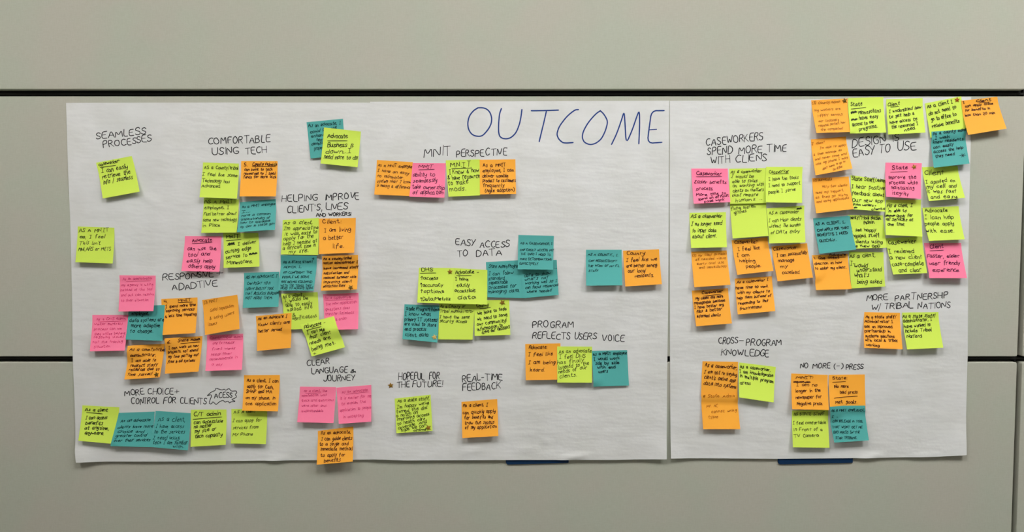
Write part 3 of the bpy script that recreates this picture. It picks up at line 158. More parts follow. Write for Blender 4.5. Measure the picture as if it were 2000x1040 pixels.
# ---------- sheets and notes as surfaces: every height is metres in front of the wall face ----------
def ridge(x, z, r):
    x0, z0, x1, z1, h, w = r
    dx, dz = x1-x0, z1-z0
    L = dx*dx+dz*dz
    t = max(0.0, min(1.0, ((x-x0)*dx+(z-z0)*dz)/L))
    d2 = (x-x0-t*dx)**2+(z-z0-t*dz)**2
    return h*math.sin(math.pi*(0.15+0.7*t))*math.exp(-d2/(w*w))
def sheet_lift(name, x, z):
    s = SHEET_SHAPE[name]
    t = max(0.0, min(1.0, (s['zt']-z)/(s['zt']-s['zb'])))
    h = s['base'] + 0.0040*t**5
    env = min(1.0, t*6)
    h += env*(0.00045*math.sin(x*13+z*4+.6)*math.sin(z*12+1.7) + 0.0003*math.sin(x*27-z*9+2)*math.sin(z*25+x*6) + 0.00016*math.sin(z*62+x*11)*math.sin(x*33+z*5+1))
    for cx, cz, a, w in s['curls']:
        h += a*math.exp(-((x-cx)**2+(z-cz)**2)/(w*w))
    for r in s['ridges']:
        h += ridge(x, z, r)
    return h
NG = 14
def bil(c, u, v):
    # corners TL TR BR BL, u across, v down
    return ((c[0]*(1-u)+c[2]*u)*(1-v)+(c[6]*(1-u)+c[4]*u)*v, (c[1]*(1-u)+c[3]*u)*(1-v)+(c[7]*(1-u)+c[5]*u)*v)
def inv_bil(c, x, z):
    u = v = 0.5
    for _ in range(6):
        px, pz = bil(c, u, v)
        ex, ez = px-x, pz-z
        ax = (c[2]-c[0])*(1-v)+(c[4]-c[6])*v; az = (c[3]-c[1])*(1-v)+(c[5]-c[7])*v
        bx = (c[6]-c[0])*(1-u)+(c[4]-c[2])*u; bz = (c[7]-c[1])*(1-u)+(c[5]-c[3])*u
        det = ax*bz-az*bx
        if abs(det) < 1e-12: break
        u -= (ex*bz-ez*bx)/det; v -= (ax*ez-az*ex)/det
    return u, v
def grid_at(g, u, v):
    u = max(0.0, min(1.0, u))*NG; v = max(0.0, min(1.0, v))*NG
    i = min(NG-1, int(u)); j = min(NG-1, int(v)); a = u-i; b = v-j
    return (g[j][i]*(1-a)+g[j][i+1]*a)*(1-b)+(g[j+1][i]*(1-a)+g[j+1][i+1]*a)*b
def profile(v, L):
    return L*(max(0.0, v-0.15)/0.85)**1.25
def under(x, z, notes, mine):
    h = 0.0
    for s in ('L', 'M', 'R'):
        q = SHEET_SHAPE[s]
        if q['x0'] <= x <= q['x1'] and q['zb']-0.002 <= z <= q['zt']+0.001:
            if s == 'M' and mine == 'L': continue
            h = max(h, sheet_lift(s, x, z))
    for c, g in notes:
        if x < min(c[0::2])-.002 or x > max(c[0::2])+.002 or z < min(c[1::2])-.002 or z > max(c[1::2])+.002: continue
        u, v = inv_bil(c, x, z)
        if -0.03 <= u <= 1.03 and -0.03 <= v <= 1.03:
            h = max(h, grid_at(g, u, v)+0.0002)
    return h
def note_grid(c, L, notes, mine):
    r = 0.0035
    pts = []; req = []
    for j in range(NG+1):
        for i in range(NG+1):
            x, z = bil(c, i/NG, j/NG)
            q = max(under(x+a, z+b, notes, mine) for a, b in ((0, 0), (r, 0), (-r, 0), (0, r), (0, -r)))
            pts.append((x, z)); req.append(q+0.00045)
    g = []
    floor_ = min(req)
    for j in range(NG+1):
        row = []
        for i in range(NG+1):
            x, z = pts[j*(NG+1)+i]
            h = max(rq-0.30*math.hypot(x-p[0], z-p[1]) for p, rq in zip(pts, req))
            row.append(max(h, floor_+profile(j/NG, L)))
        g.append(row)
    return g

# ---------- materials ----------
def lin(c):
    c = c/255
    return c/12.92 if c <= .04045 else ((c+.055)/1.055)**2.4
def rgb(r, g, b): return (lin(r), lin(g), lin(b), 1)
def mat(name, c, rough=.7, metal=0.0, spec=.3):
    m = bpy.data.materials.new(name); m.use_nodes = True
    b = m.node_tree.nodes['Principled BSDF']
    b.inputs['Base Color'].default_value = c; b.inputs['Roughness'].default_value = rough
    b.inputs['Metallic'].default_value = metal; b.inputs['Specular IOR Level'].default_value = spec
    return m
def nodes(m):
    nt = m.node_tree; return nt, nt.nodes, nt.links, nt.nodes['Principled BSDF']
def mixrgb(nt, fac, a, b):
    n = nt.nodes.new('ShaderNodeMix'); n.data_type = 'RGBA'
    for k, v in ((0, fac), (6, a), (7, b)):
        if hasattr(v, 'links') or hasattr(v, 'node'): nt.links.new(v, n.inputs[k])
        else: n.inputs[k].default_value = v
    return n.outputs[2]
def ramp(nt, src, lo, hi):
    n = nt.nodes.new('ShaderNodeMapRange'); nt.links.new(src, n.inputs[0])
    n.inputs[1].default_value = lo; n.inputs[2].default_value = hi
    return n.outputs[0]
def noise(nt, vec, scale, detail=2, stretch=(1, 1, 1)):
    mp = nt.nodes.new('ShaderNodeMapping'); mp.inputs['Scale'].default_value = stretch
    nt.links.new(vec, mp.inputs[0])
    n = nt.nodes.new('ShaderNodeTexNoise'); n.inputs['Scale'].default_value = scale; n.inputs['Detail'].default_value = detail
    nt.links.new(mp.outputs[0], n.inputs['Vector']); return n.outputs[0]
def bump(nt, hsock, strength, dist, prev=None):
    b = nt.nodes.new('ShaderNodeBump'); b.inputs['Strength'].default_value = strength; b.inputs['Distance'].default_value = dist
    nt.links.new(hsock, b.inputs['Height'])
    if prev: nt.links.new(prev, b.inputs['Normal'])
    return b.outputs[0]
def objco(nt):
    g = nt.nodes.new('ShaderNodeNewGeometry'); return g.outputs['Position']

def fabric_material():
    m = mat('woven_panel_fabric', rgb(196, 196, 180), .95, 0, .1)
    nt, N_, L_, B = nodes(m); p = objco(nt)
    weft = noise(nt, p, 620, 2, (0.12, 1, 1)); warp = noise(nt, p, 620, 2, (1, 1, 0.12))
    fine = noise(nt, p, 700, 2)
    ad = nt.nodes.new('ShaderNodeMath'); ad.operation = 'ADD'; L_.new(weft, ad.inputs[0]); L_.new(warp, ad.inputs[1])
    f = ramp(nt, ad.outputs[0], .8, 1.2)
    c1 = mixrgb(nt, f, rgb(188, 188, 172), rgb(196, 196, 182))
    big = ramp(nt, noise(nt, p, 7, 3), .38, .62)
    c2 = mixrgb(nt, big, rgb(196, 190, 178), rgb(187, 194, 177))
    mx = nt.nodes.new('ShaderNodeMix'); mx.data_type = 'RGBA'; mx.inputs[0].default_value = .45
    L_.new(c1, mx.inputs[6]); L_.new(c2, mx.inputs[7]); L_.new(mx.outputs[2], B.inputs['Base Color'])
    n1 = bump(nt, ad.outputs[0], .2, .0003); n2 = bump(nt, fine, .25, .0004, n1)
    L_.new(n2, B.inputs['Normal']); return m
def sheet_material():
    m = mat('flipchart_paper', rgb(232, 232, 230), .65, 0, .25)
    nt, N_, L_, B = nodes(m); p = objco(nt)
    f = ramp(nt, noise(nt, p, 14, 3), .35, .65)
    c = mixrgb(nt, f, rgb(228, 228, 225), rgb(235, 235, 234)); L_.new(c, B.inputs['Base Color'])
    a = bump(nt, noise(nt, p, 16, 3, (.45, 1, 1.5)), .6, .0052); b = bump(nt, noise(nt, p, 150, 3), .3, .0006, a)
    L_.new(b, B.inputs['Normal']); return m
def note_material(name, c):
    m = mat(name, c, .6, 0, .2)
    nt, N_, L_, B = nodes(m); p = objco(nt)
    oi = nt.nodes.new('ShaderNodeObjectInfo')
    hs = nt.nodes.new('ShaderNodeHueSaturation'); hs.inputs['Color'].default_value = c
    v = nt.nodes.new('ShaderNodeMapRange'); L_.new(oi.outputs['Random'], v.inputs[0]); v.inputs[3].default_value = .93; v.inputs[4].default_value = 1.04
    L_.new(v.outputs[0], hs.inputs['Value']); L_.new(hs.outputs[0], B.inputs['Base Color'])
    L_.new(bump(nt, noise(nt, p, 60, 2), .25, .0012), B.inputs['Normal']); return m
M = dict(
    fabric=fabric_material(), sheet=sheet_material(),
    lime=note_material('lime_note_paper', rgb(224, 250, 98)), orange=note_material('orange_note_paper', (1.16, .50, .055, 1)),
    pink=note_material('pink_note_paper', (1.2, .27, .45, 1)), teal=note_material('teal_note_paper', rgb(92, 184, 178)),
    black=mat('black_gap', rgb(20, 20, 18), .8), rail=mat('dark_rail', rgb(34, 34, 32), .6),
    blue=mat('blue_plastic', rgb(12, 50, 88), .45), carpet=mat('grey_carpet', rgb(120, 118, 112), .95),
    plaster=mat('painted_plaster', rgb(205, 203, 195), .9), tile=mat('ceiling_tile', rgb(228, 227, 222), .9),
    metal=mat('white_lamp_frame', rgb(225, 225, 225), .5),
    marker=mat('black_marker_ink', rgb(34, 34, 36), .55), blueink=mat('blue_marker_ink', rgb(30, 64, 138), .55),
    gold=mat('gold_foil', rgb(176, 132, 52), .38, .55), bright=mat('bright_gold_foil', rgb(240, 205, 120), .25, .5),
    dark=mat('dull_gold_foil', rgb(110, 84, 30), .45, .5), brown=mat('brown_foil', rgb(170, 88, 24), .4, .4),
)
INK = {('lime', 'b'): (26, 38, 12), ('lime', 'n'): (44, 60, 20), ('orange', 'b'): (70, 26, 10), ('orange', 'n'): (88, 44, 14), ('orange', 'm'): (172, 108, 24),
       ('pink', 'b'): (92, 14, 58), ('pink', 'f'): (212, 82, 130), ('teal', 'b'): (8, 40, 44), ('teal', 'n'): (12, 58, 60)}
INKM = {k: mat('%s_ink_%s' % (k[0], {'b': 'bold', 'n': 'thin', 'm': 'faded', 'f': 'faint'}[k[1]]), rgb(*v), .6) for k, v in INK.items()}
PEN = dict(b=1.32, n=1.05, m=1.0, f=.95)
for k, s in (('carpet', 400), ('plaster', 90), ('tile', 120)):
    nt, N_, L_, B = nodes(M[k]); L_.new(bump(nt, noise(nt, objco(nt), s, 3), .4, .002), B.inputs['Normal'])
lampm = bpy.data.materials.new('lamp_diffuser'); lampm.use_nodes = True
lb = lampm.node_tree.nodes['Principled BSDF']; lb.inputs['Base Color'].default_value = (.9, .9, .9, 1)
lb.inputs['Emission Color'].default_value = (1.0, 1.0, .99, 1); lb.inputs['Emission Strength'].default_value = 1

# ---------- object helpers ----------
def link(name, me, m=None, parent=None, loc=(0, 0, 0)):
    o = bpy.data.objects.new(name, me); col.objects.link(o)
    if m: me.materials.append(m)
    o.location = loc
    if parent: o.parent = parent
    return o
def mesh(name, v, f, smooth=False):
    me = bpy.data.meshes.new(name); me.from_pydata(v, [], f); me.update()
    if smooth:
        for p in me.polygons: p.use_smooth = True
    return me
def tag(o, label=None, cat=None, group=None, kind=None):
    for k, v in (('label', label), ('category', cat), ('group', group), ('kind', kind)):
        if v: o[k] = v
    return o
def box(x0, y0, z0, x1, y1, z1):
    v = [(x, y, z) for x in (x0, x1) for y in (y0, y1) for z in (z0, z1)]
    return v, [(0, 1, 3, 2), (4, 6, 7, 5), (0, 4, 5, 1), (2, 3, 7, 6), (0, 2, 6, 4), (1, 5, 7, 3)]
def box_obj(name, b, m, parent=None, origin=None):
    v, f = box(*b); o = origin or ((b[0]+b[3])/2, (b[1]+b[4])/2, (b[2]+b[5])/2)
    v = [(p[0]-o[0], p[1]-o[1], p[2]-o[2]) for p in v]
    return link(name, mesh(name, v, f), m, parent, o)
def round_rect(w, h, r, n=4):
    pts = []
    for cx, cz, a0 in ((w/2-r, h/2-r, 0), (-w/2+r, h/2-r, 90), (-w/2+r, -h/2+r, 180), (w/2-r, -h/2+r, 270)):
        for k in range(n+1):
            a = math.radians(a0+90*k/n); pts.append((cx+r*math.cos(a), cz+r*math.sin(a)))
    return pts
def pillow_slab(w, h, rc, depth, edge):
    # slab in the xz plane, front at y = 0, rounded corners and a rolled front edge
    v, f = [], []; rings = []
    for inset, y in ((0, depth), (0, edge), (edge*.13, edge*.5), (edge*.5, edge*.13), (edge, 0)):
        rings.append(len(v))
        for x, z in round_rect(w-2*inset, h-2*inset, max(rc-inset*.6, .0006)): v.append((x, y, z))
    n = len(v)//5
    for a, b in zip(rings, rings[1:]):
        for k in range(n): f.append((a+k, a+(k+1) % n, b+(k+1) % n, b+k))
    f.append(tuple(rings[-1]+k for k in range(n))[::-1]); f.append(tuple(rings[0]+k for k in range(n)))
    return v, f

# ---------- the room ----------
X0, X1, YR, H = -4.15, 3.70, -5.2, 2.75
SEAM = GEO['seam']; G1 = GEO['gap1']; G2 = GEO['gap2']
wall = box_obj('wall_back', (X0, .022, 0, X1, .12, H), M['black'], None, (0, .022, 0)); tag(wall, 'grey-beige fabric panels on a wall with black gaps between them', None, None, 'structure')
PW = 2.6
colsx = [(X0+.005, SEAM[0]-PW-.011), (SEAM[0]-PW, SEAM[0]), (SEAM[1], X1-.005)]
rowz = [(G1[1]+.57, H-.01), (G1[1], G1[1]+.558), (G2[1], G1[0]), (G2[0]-.558, G2[0]), (.02, G2[0]-.57)]
for zi, (za, zb) in enumerate(rowz):
    for xa, xb in colsx:
        v, f = pillow_slab(xb-xa, zb-za, .0035, .022, .0016)
        me = mesh('panel', v, f)
        link('panel', me, M['fabric'], wall, ((xa+xb)/2, -.022, (za+zb)/2))
for z in (G1[1]+.564, (G1[0]+G1[1])/2, (G2[0]+G2[1])/2, G2[0]-.564):
    b = box(X0, -.008, -.0022, X1, 0, .0022)
    link('rail', mesh('rail', *b), M['rail'], wall, (0, 0, z))
for (a, b_) in ((SEAM[0], SEAM[1]), (SEAM[0]-PW-.011, SEAM[0]-PW)):
    b = box(-.0018, -.006, 0, .0018, 0, H)
    link('rail', mesh('rail', *b), M['rail'], wall, ((a+b_)/2, 0, 0))
tag(box_obj('floor', (X0-.1, YR-.1, -.1, X1+.1, .12, 0), M['carpet']), 'grey carpet floor', None, None, 'structure')
tag(box_obj('ceiling', (X0-.1, YR-.1, H, X1+.1, .12, H+.1), M['tile']), 'white ceiling', None, None, 'structure')
tag(box_obj('wall_left', (X0-.1, YR, 0, X0, .12, H), M['plaster']), 'painted side wall', None, None, 'structure')
tag(box_obj('wall_right', (X1, YR, 0, X1+.1, .12, H), M['plaster']), 'painted side wall', None, None, 'structure')
tag(box_obj('wall_front', (X0-.1, YR-.1, 0, X1+.1, YR, H), M['plaster']), 'painted wall behind the viewer', None, None, 'structure')
spots = ['left one near the panels', 'middle one near the panels', 'right one near the panels', 'left one at the rear', 'right one at the rear']
for (lx, ly, st), nm in zip(LAMPS, spots):
    e = bpy.data.objects.new('ceiling_light', None); col.objects.link(e); e.location = (lx, ly, H)
    tag(e, 'square white recessed ceiling light, %s' % nm, 'ceiling light', 'ceiling lights')
    w = .30
    v, f = [], []
    for b in ((-w-.03, -w-.03, -.02, -w, w+.03, 0), (w, -w-.03, -.02, w+.03, w+.03, 0), (-w, -w-.03, -.02, w, -w, 0), (-w, w, -.02, w, w+.03, 0)):
        bv, bf = box(*b); k = len(v); v += bv; f += [tuple(i+k for i in q) for q in bf]
    link('frame', mesh('lamp_frame', v, f), M['metal'], e)
    dm = lampm.copy(); dm.node_tree.nodes['Principled BSDF'].inputs['Emission Color'].default_value = (1.0, .98, .945, 1) if lx < -1 else (1.0, 1.0, .99, 1); dm.node_tree.nodes['Principled BSDF'].inputs['Emission Strength'].default_value = st
    link('diffuser', mesh('diffuser', *box(-w, -w, -.012, w, w, -.006)), dm, e)

# ---------- single-stroke handwriting ----------
GL = {
'A':"0,0 2,6 4,0;.7,2 3.4,2",'B':"0,0 0,6 2.5,6 3.2,4.9 2.4,3.3 .2,3.2;2,3.2 3.6,2.2 3,.3 0,0",'C':"3.6,5.2 2.4,6 .8,5.2 0,3 .8,.6 2.2,0 3.8,.8",
'D':"0,0 0,6 2,5.8 3.8,4.3 3.8,1.8 2.2,.2 0,0",'E':"3.3,6 0,6 0,6 0,0 0,0 3.5,0;0,3.2 2.7,3.2",'F':"3.4,6 0,6 0,6 0,0;0,3.2 2.6,3.2",
'G':"3.6,5.3 2.4,6 .7,5.2 0,3 .8,.6 2.5,0 3.7,1 3.7,2.7 3.7,2.7 2.2,2.7",'H':"0,0 0,6;3.6,0 3.6,6;0,3 3.6,3",'I':"0,6 2.4,6;1.2,6 1.2,0;0,0 2.4,0",'|':".3,6 .3,0",
'J':"3,6 3,1.2 2,0 .6,.2 0,1.3",'K':"0,0 0,6;3.4,6 0,2.6;1,3.5 3.6,0",'L':"0,6 0,0 0,0 3.2,0",'M':"0,0 .4,6 .4,6 2.3,1.5 2.3,1.5 4.4,6 4.4,6 4.8,0",
'N':"0,0 0,6 0,6 3.6,0 3.6,0 3.6,6",'O':"2,6 .6,5.2 0,3 .7,.7 2,0 3.4,.8 4,3 3.3,5.3 2,6",'P':"0,0 0,6 2.6,6 3.4,4.7 2.6,3 0,2.8",
'Q':"2,6 .6,5.2 0,3 .7,.7 2,0 3.4,.8 4,3 3.3,5.3 2,6;2.4,1.6 4.2,-.6",'R':"0,0 0,6 2.6,6 3.3,4.7 2.5,3.2 0,3;1.3,3 3.6,0",
'S':"3.3,5.2 2.2,6 .7,5.6 .4,4.2 1.6,3.2 3,2.4 3.3,1 2,0 .5,.3 0,1.1",'T':"0,6 4,6;2,6 2,0",'U':"0,6 0,1.4 1.2,0 2.7,.2 3.6,1.6 3.6,6",'V':"0,6 1.9,0 1.9,0 3.8,6",
'W':"0,6 1.2,0 1.2,0 2.6,4.5 2.6,4.5 3.8,0 3.8,0 5.2,6",'X':"0,6 3.6,0;3.6,6 0,0",'Y':"0,6 1.8,3;3.7,6 1.6,2.2 .9,0",'Z':"0,6 3.6,6 3.6,6 0,0 0,0 3.7,0",
'a':"3,3.6 1.6,4 .2,3 0,1.2 1,0 2.2,.6 2.9,3.6 2.9,.8 3.5,0",'b':"0,6 0,0;0,2.6 1.4,4 2.8,3 2.8,1 1.5,0 0,.8",'c':"2.7,3.4 1.5,4 .2,3 0,1.3 1.2,0 2.8,.7",
'd':"2.9,3.2 1.6,3.9 .2,2.9 0,1 1.2,0 2.8,1;3,6.2 2.9,0",'e':".2,1.9 2.5,2.4 2.5,3.5 1.4,4 .2,3 0,1.2 1.2,0 2.8,.8",'f':"2.8,5.7 1.8,6.2 1.1,5 1.1,-.6;0,3.6 2.4,3.7",
'g':"2.8,3.4 1.5,4 .1,3 .2,1.2 1.4,.5 2.7,1.4 2.8,3.8 2.7,-1.2 1.5,-2.2 .2,-1.5",'h':"0,6.2 0,0;0,2.4 1.4,4 2.5,3.2 2.6,0",'i':".2,4 .3,0;.3,5.3 .4,5.8",
'j':"1,4 1,-1.2 0,-2;1,5.3 1.1,5.8",'k':"0,6.2 0,0;2.4,4 0,1.8;.8,2.4 2.6,0",'l':".1,6.2 .1,0",'m':"0,4 0,0;0,2.6 1,4 1.9,3.4 2,0;2,2.6 3,4 3.9,3.4 4,0",
'n':"0,4 0,0;0,2.6 1.3,4 2.4,3.3 2.5,0",'o':"1.4,4 .2,3.2 0,1.4 1.1,0 2.5,.6 2.8,2.6 1.9,3.9 1.2,3.8",'p':"0,4 0,-2.2;0,2.8 1.4,4 2.8,3 2.6,1 1.3,0 0,.8",
'q':"2.8,3.4 1.4,4 .1,3 .2,1 1.4,.2 2.6,1;2.8,3.9 2.7,-2.2 3.5,-1.6",'r':"0,4 .1,0;.1,2.4 1,3.7 2.2,3.8",'s':"2.3,3.5 1.2,4 .2,3.3 .6,2.3 1.9,1.8 2.2,.8 1.2,0 0,.4",
't':"1.1,5.8 1.1,.6 1.9,0 2.6,.5;0,4 2.4,4.1",'u':"0,4 .1,1 1,0 2.2,.8 2.5,4;2.5,4 2.5,.6 3.1,0",'v':"0,4 1.2,0 2.6,4",'w':"0,4 .9,0 1.9,3 2.9,0 4,4",
'x':"0,4 2.5,0;2.5,4 0,0",'y':"0,4 1.3,.8;2.7,4 1.2,0 .2,-2",'z':"0,4 2.4,4 0,0 2.6,0",
'0':"1.6,6 .3,5 0,3 .5,.6 1.6,0 2.8,.8 3.1,3 2.7,5.2 1.6,6",'1':"0,4.8 1,6 1,6 1,0",'2':".2,4.8 1.2,6 2.8,5.4 2.8,3.8 0,0 0,0 3.2,0",'3':".2,5.4 1.6,6 2.9,5 2.2,3.4 1,3.2;1.4,3.2 3,2.4 2.9,.7 1.4,0 0,.6",
'4':".4,6 0,2.4 0,2.4 3.2,2.4;2.6,6 2.5,0",'5':"3,6 .4,6 .2,3.4 2,3.7 3,2.4 2.4,.4 .8,0 0,.6",'6':"2.6,6 .8,4.4 0,2 .9,0 2.4,.2 2.8,1.8 1.6,2.9 .2,2",'7':"0,6 3.2,6 1.2,0",
'.':"0,0 .3,.3",',':".4,.5 0,-1.2",'\'':".2,6.2 0,4.8",'!':".3,6 .2,1.8;.1,.1 .3,.3",':':".1,3.3 .3,3.6;.1,.4 .3,.7",'-':"0,2.8 2.2,2.9",'+':"0,2.8 2.8,2.8;1.4,4.4 1.4,1.2",
'/':"0,-.8 2.2,6.6",'(':"1.4,6.4 .2,4.4 .2,1.2 1.3,-.8",')':"0,6.4 1.2,4.4 1.2,1.2 .1,-.8",'&':"3,1.8 1.6,0 .3,.4 .3,1.8 2,3.6 1.6,5 .8,4.4 1,3 3.2,0",
'^':"1.4,-.4 1.4,6.2;0,4 1.4,6.4 1.4,6.4 2.8,4",'@':"2.4,3.6 1.4,4 .9,2.6 1.6,1.8 2.5,3.6 2.7,2 3.6,3 3,5 1.4,5.4 .2,4 .1,1.6 1.4,.4 3,.8",
'*':"0,3 4,3.4;1.2,5.6 2.6,.8;3.2,5.6 1,.8;2,2 2.4,5.8",
'#':"0,.6 1.4,5 .5,.8 2.2,5.2 1.3,.6 3,5 2,.8 3.8,5.2 2.9,1 4.4,4.6 3.6,1.4 4.6,3;0,2.2 4.6,3.2 0,4 4.6,1.8",
}
ALT = {
'A':"0,0 .3,4.6 1.8,6 3.3,4.6 3.5,0;.1,2.8 3.4,3",'a':"2.5,3.6 1.2,4 .1,2.8 .1,1 1,0 2.2,.9 2.6,3.8 2.8,0",'e':"0,2 2.6,2.7 2.2,3.9 1,3.9 .1,2.4 .4,.6 1.6,0 3,1",
'r':"0,3.6 .4,0;.3,2.8 1.5,4 2.4,3.4",'y':"0,4 .3,1.6 1.3,1.2 2.3,2.2 2.6,4;2.6,4 2.2,-1.2 1,-2.4 0,-1.6",'n':"0,3.8 .2,0;.2,2.2 1,3.6 1.9,3.4 2.2,1 2.9,.1",
's':"2.6,3.8 1.4,4 .8,3 2,1.8 2,.6 .8,0 0,.5",'t':"1.4,5.6 1,0;0,3.9 2.6,4.3",'h':"0,6.2 .2,0;.2,1.8 1.2,3.7 2.2,3.2 2.3,.4 3,.1",'k':".2,6.2 0,0;2.6,3.8 .3,2 2.8,.1",
'E':"3.1,5.6 1.4,6 .3,4.8 1,3.3 2.2,3.1 .6,3 0,1.4 1.2,0 3.2,.5",'f':"2.8,5.4 2,6.2 1.2,5 .6,-1;0,3.2 2.6,3.6",'g':"2.6,3.6 1.2,4 .2,2.8 1.2,1.6 2.6,3.4 2.4,-.8 1,-2 0,-1",
'l':".6,6.2 .1,1 .8,.1",'o':"1.8,3.9 .3,3.2 .1,1 1.4,0 2.7,1.2 2.4,3.5 1.2,3.7 2.9,3.9",'w':"0,3.9 .6,.2 1.8,2.8 2.4,.2 3.8,3.9",'u':"0,3.9 .2,.6 1.4,.3 2.3,3.9 2.5,.3 3.2,.4",
}
def parse(s): return [[tuple(float(q) for q in p.split(',')) for p in st.split()] for st in s.split(';')]
GLY = {k: parse(v) for k, v in GL.items()}
ALTG = {k: parse(v) for k, v in ALT.items()}
ADV = {k: max(p[0] for st in v for p in st) for k, v in GLY.items()}
def chaikin(p, n):
    for _ in range(n):
        if len(p) < 3: return p
        q = [p[0]]
        for a, b in zip(p, p[1:]):
            if a == b: continue
            q.append((a[0]*.78+b[0]*.22, a[1]*.78+b[1]*.22)); q.append((a[0]*.22+b[0]*.78, a[1]*.22+b[1]*.78))
        q.append(p[-1]); p = q
    return p
def lay_line(t, x0, y0, x1, y1, h, rng, slant=0.0, heading=False, gap=1.25, mess=1.0, alt=()):
    """strokes of one written line; baseline from (x0,y0) to (x1,y1), y up, cap height h"""
    L = math.hypot(x1-x0, y1-y0) or 1e-6
    ux, uy = (x1-x0)/L, (y1-y0)/L
    if t == '_':
        return [[(x0, y0), (x0+ux*L*.5, y0+uy*L*.5+rng.uniform(-.25, .25)), (x1, y1)]]
    if heading: t = t.replace('I', '|')
    x = 0.0; items = []
    for ch in t:
        if ch == ' ': x += 3.6; continue
        g = ALTG[ch] if ch in alt and rng.random() < .8 else GLY.get(ch)
        if g is None: continue
        wd = rng.uniform(1-.14*mess, 1+.14*mess)
        items.append((g, x, wd)); x += max(p[0] for st in g for p in st)*wd+gap*rng.uniform(.6, 1.3)
    tot = max(x-gap, .5); sx = L/tot; sy = h/6.0
    out = []; ph = rng.uniform(0, 6)
    for g, gx, wd in items:
        dy = (rng.uniform(-.4, .4)+.3*math.sin(gx*.25+ph))*mess; k = rng.uniform(1-.13*mess, 1+.13*mess); sl = slant+rng.uniform(-.1, .1)*mess; rot = rng.uniform(-.09, .09)*mess
        for st in g:
            pts = []
            for px, py in st:
                jx = rng.uniform(-.26, .26)*mess; jy = rng.uniform(-.26, .26)*mess
                yy = py*k+dy+jy+px*rot; xx = gx+px*wd+jx
                X = xx*sx+yy*sy*sl; Y = yy*sy
                pts.append((x0+ux*X-uy*Y, y0+uy*X+ux*Y))
            # repeated points mark sharp corners
            clean = [pts[0]]
            for i in range(1, len(pts)):
                clean.append(clean[-1] if st[i] == st[i-1] else pts[i])
            out.append(clean)
    return out
def ribbon(pts, w, place, V_, F_):
    p = [pts[0]]
    for q in pts[1:]:
        if math.hypot(q[0]-p[-1][0], q[1]-p[-1][1]) > 1e-4: p.append(q)
    if len(p) < 2: return
    n = len(p); base = len(V_)
    for i in range(n):
        a = p[max(0, i-1)]; b = p[min(n-1, i+1)]
        dx, dy = b[0]-a[0], b[1]-a[1]; l = math.hypot(dx, dy) or 1e-6; dx /= l; dy /= l
        e = w*.5
        ww = w*.5*(.7 if i in (0, n-1) else 1)
        ox, oy = (-dx*e*.7, -dy*e*.7) if i == 0 else (dx*e*.7, dy*e*.7) if i == n-1 else (0, 0)
        x, y = p[i][0]+ox, p[i][1]+oy
        V_.append(place(x-dy*ww, y+dx*ww)); V_.append(place(x+dy*ww, y-dx*ww))
        if i: k = base+2*i; F_.append((k-2, k-1, k+1, k))
def strokes_mesh(name, strokes, w, place, rounds):
    V_, F_ = [], []
    for st in strokes: ribbon(chaikin(st, rounds), w, place, V_, F_)
    return mesh(name, V_, F_)

def paper_mesh(name, v, nx, nz, th):
    # front grid, back grid and a sharp-edged rim
    w = nx+1; n = len(v); V_ = list(v)+[(p[0], p[1]+th, p[2]) for p in v]; F_ = []
    for j in range(nz):
        for i in range(nx):
            a = j*w+i; F_.append((a, a+w, a+w+1, a+1)); F_.append((n+a, n+a+1, n+a+w+1, n+a+w))
    smooth = len(F_)
    loop = [i for i in range(nx)]+[j*w+nx for j in range(nz)]+[nz*w+i for i in range(nx, 0, -1)]+[j*w for j in range(nz, 0, -1)]
    b = len(V_); m = len(loop)
    V_ += [V_[i] for i in loop]+[V_[n+i] for i in loop]
    for k in range(m): F_.append((b+k, b+(k+1) % m, b+m+(k+1) % m, b+m+k))
    me = mesh(name, V_, F_)
    for p in me.polygons: p.use_smooth = p.index < smooth
    return me

# ---------- the three flipchart sheets ----------
def edge_at(poly, axis, val):
    s = sorted(poly, key=lambda p: p[axis]); o = 1-axis
    if val <= s[0][axis]: return s[0][o]
    for a, b in zip(s, s[1:]):
        if val <= b[axis]:
            return a[o]+(b[o]-a[o])*(val-a[axis])/(b[axis]-a[axis])
    return s[-1][o]
SHEET_TEXT = dict(L=('flipchart_sheet', 'left large white flipchart sheet, headed SEAMLESS PROCESSES at its top left'),
                  M=('flipchart_sheet', 'middle large white flipchart sheet with OUTCOME written in blue'),
                  R=('flipchart_sheet', 'right large white flipchart sheet, with notes reading DESIGN IS EASY TO USE around it'))
SHEET_TEXT['R'] = ('flipchart_sheet', 'right large white flipchart sheet, with the heading DESIGN IS EASY TO USE')
sheets = {}
for k in ('L', 'R', 'M'):
    E = SHEET_EDGES[k]; nx, nz = 110, 140; v, f = [], []
    # the left and right borders against height, the top and bottom borders against x
    zt = E['left'][0][1]; c0 = (sum(p[0] for p in E['top'])/len(E['top']), 0, (SHEET_SHAPE[k]['zt']+SHEET_SHAPE[k]['zb'])/2)
    for j in range(nz+1):
        t = j/nz
        for i in range(nx+1):
            s = i/nx
            z = SHEET_SHAPE[k]['zt']*(1-t)+SHEET_SHAPE[k]['zb']*t
            for _ in range(3):
                xl = edge_at(E['left'], 1, z); xr = edge_at(E['right'], 1, z); x = xl+(xr-xl)*s
                z = edge_at(E['top'], 0, x)*(1-t)+edge_at(E['bottom'], 0, x)*t
            v.append((x-c0[0], -sheet_lift(k, x, z), z-c0[2]))
    o = link('flipchart_sheet', paper_mesh('flipchart_sheet', v, nx, nz, .0003), M['sheet'], None, c0)
    tag(o, SHEET_TEXT[k][1], 'flipchart sheet', 'flipchart sheets on the wall')
    sheets[k] = (o, c0)
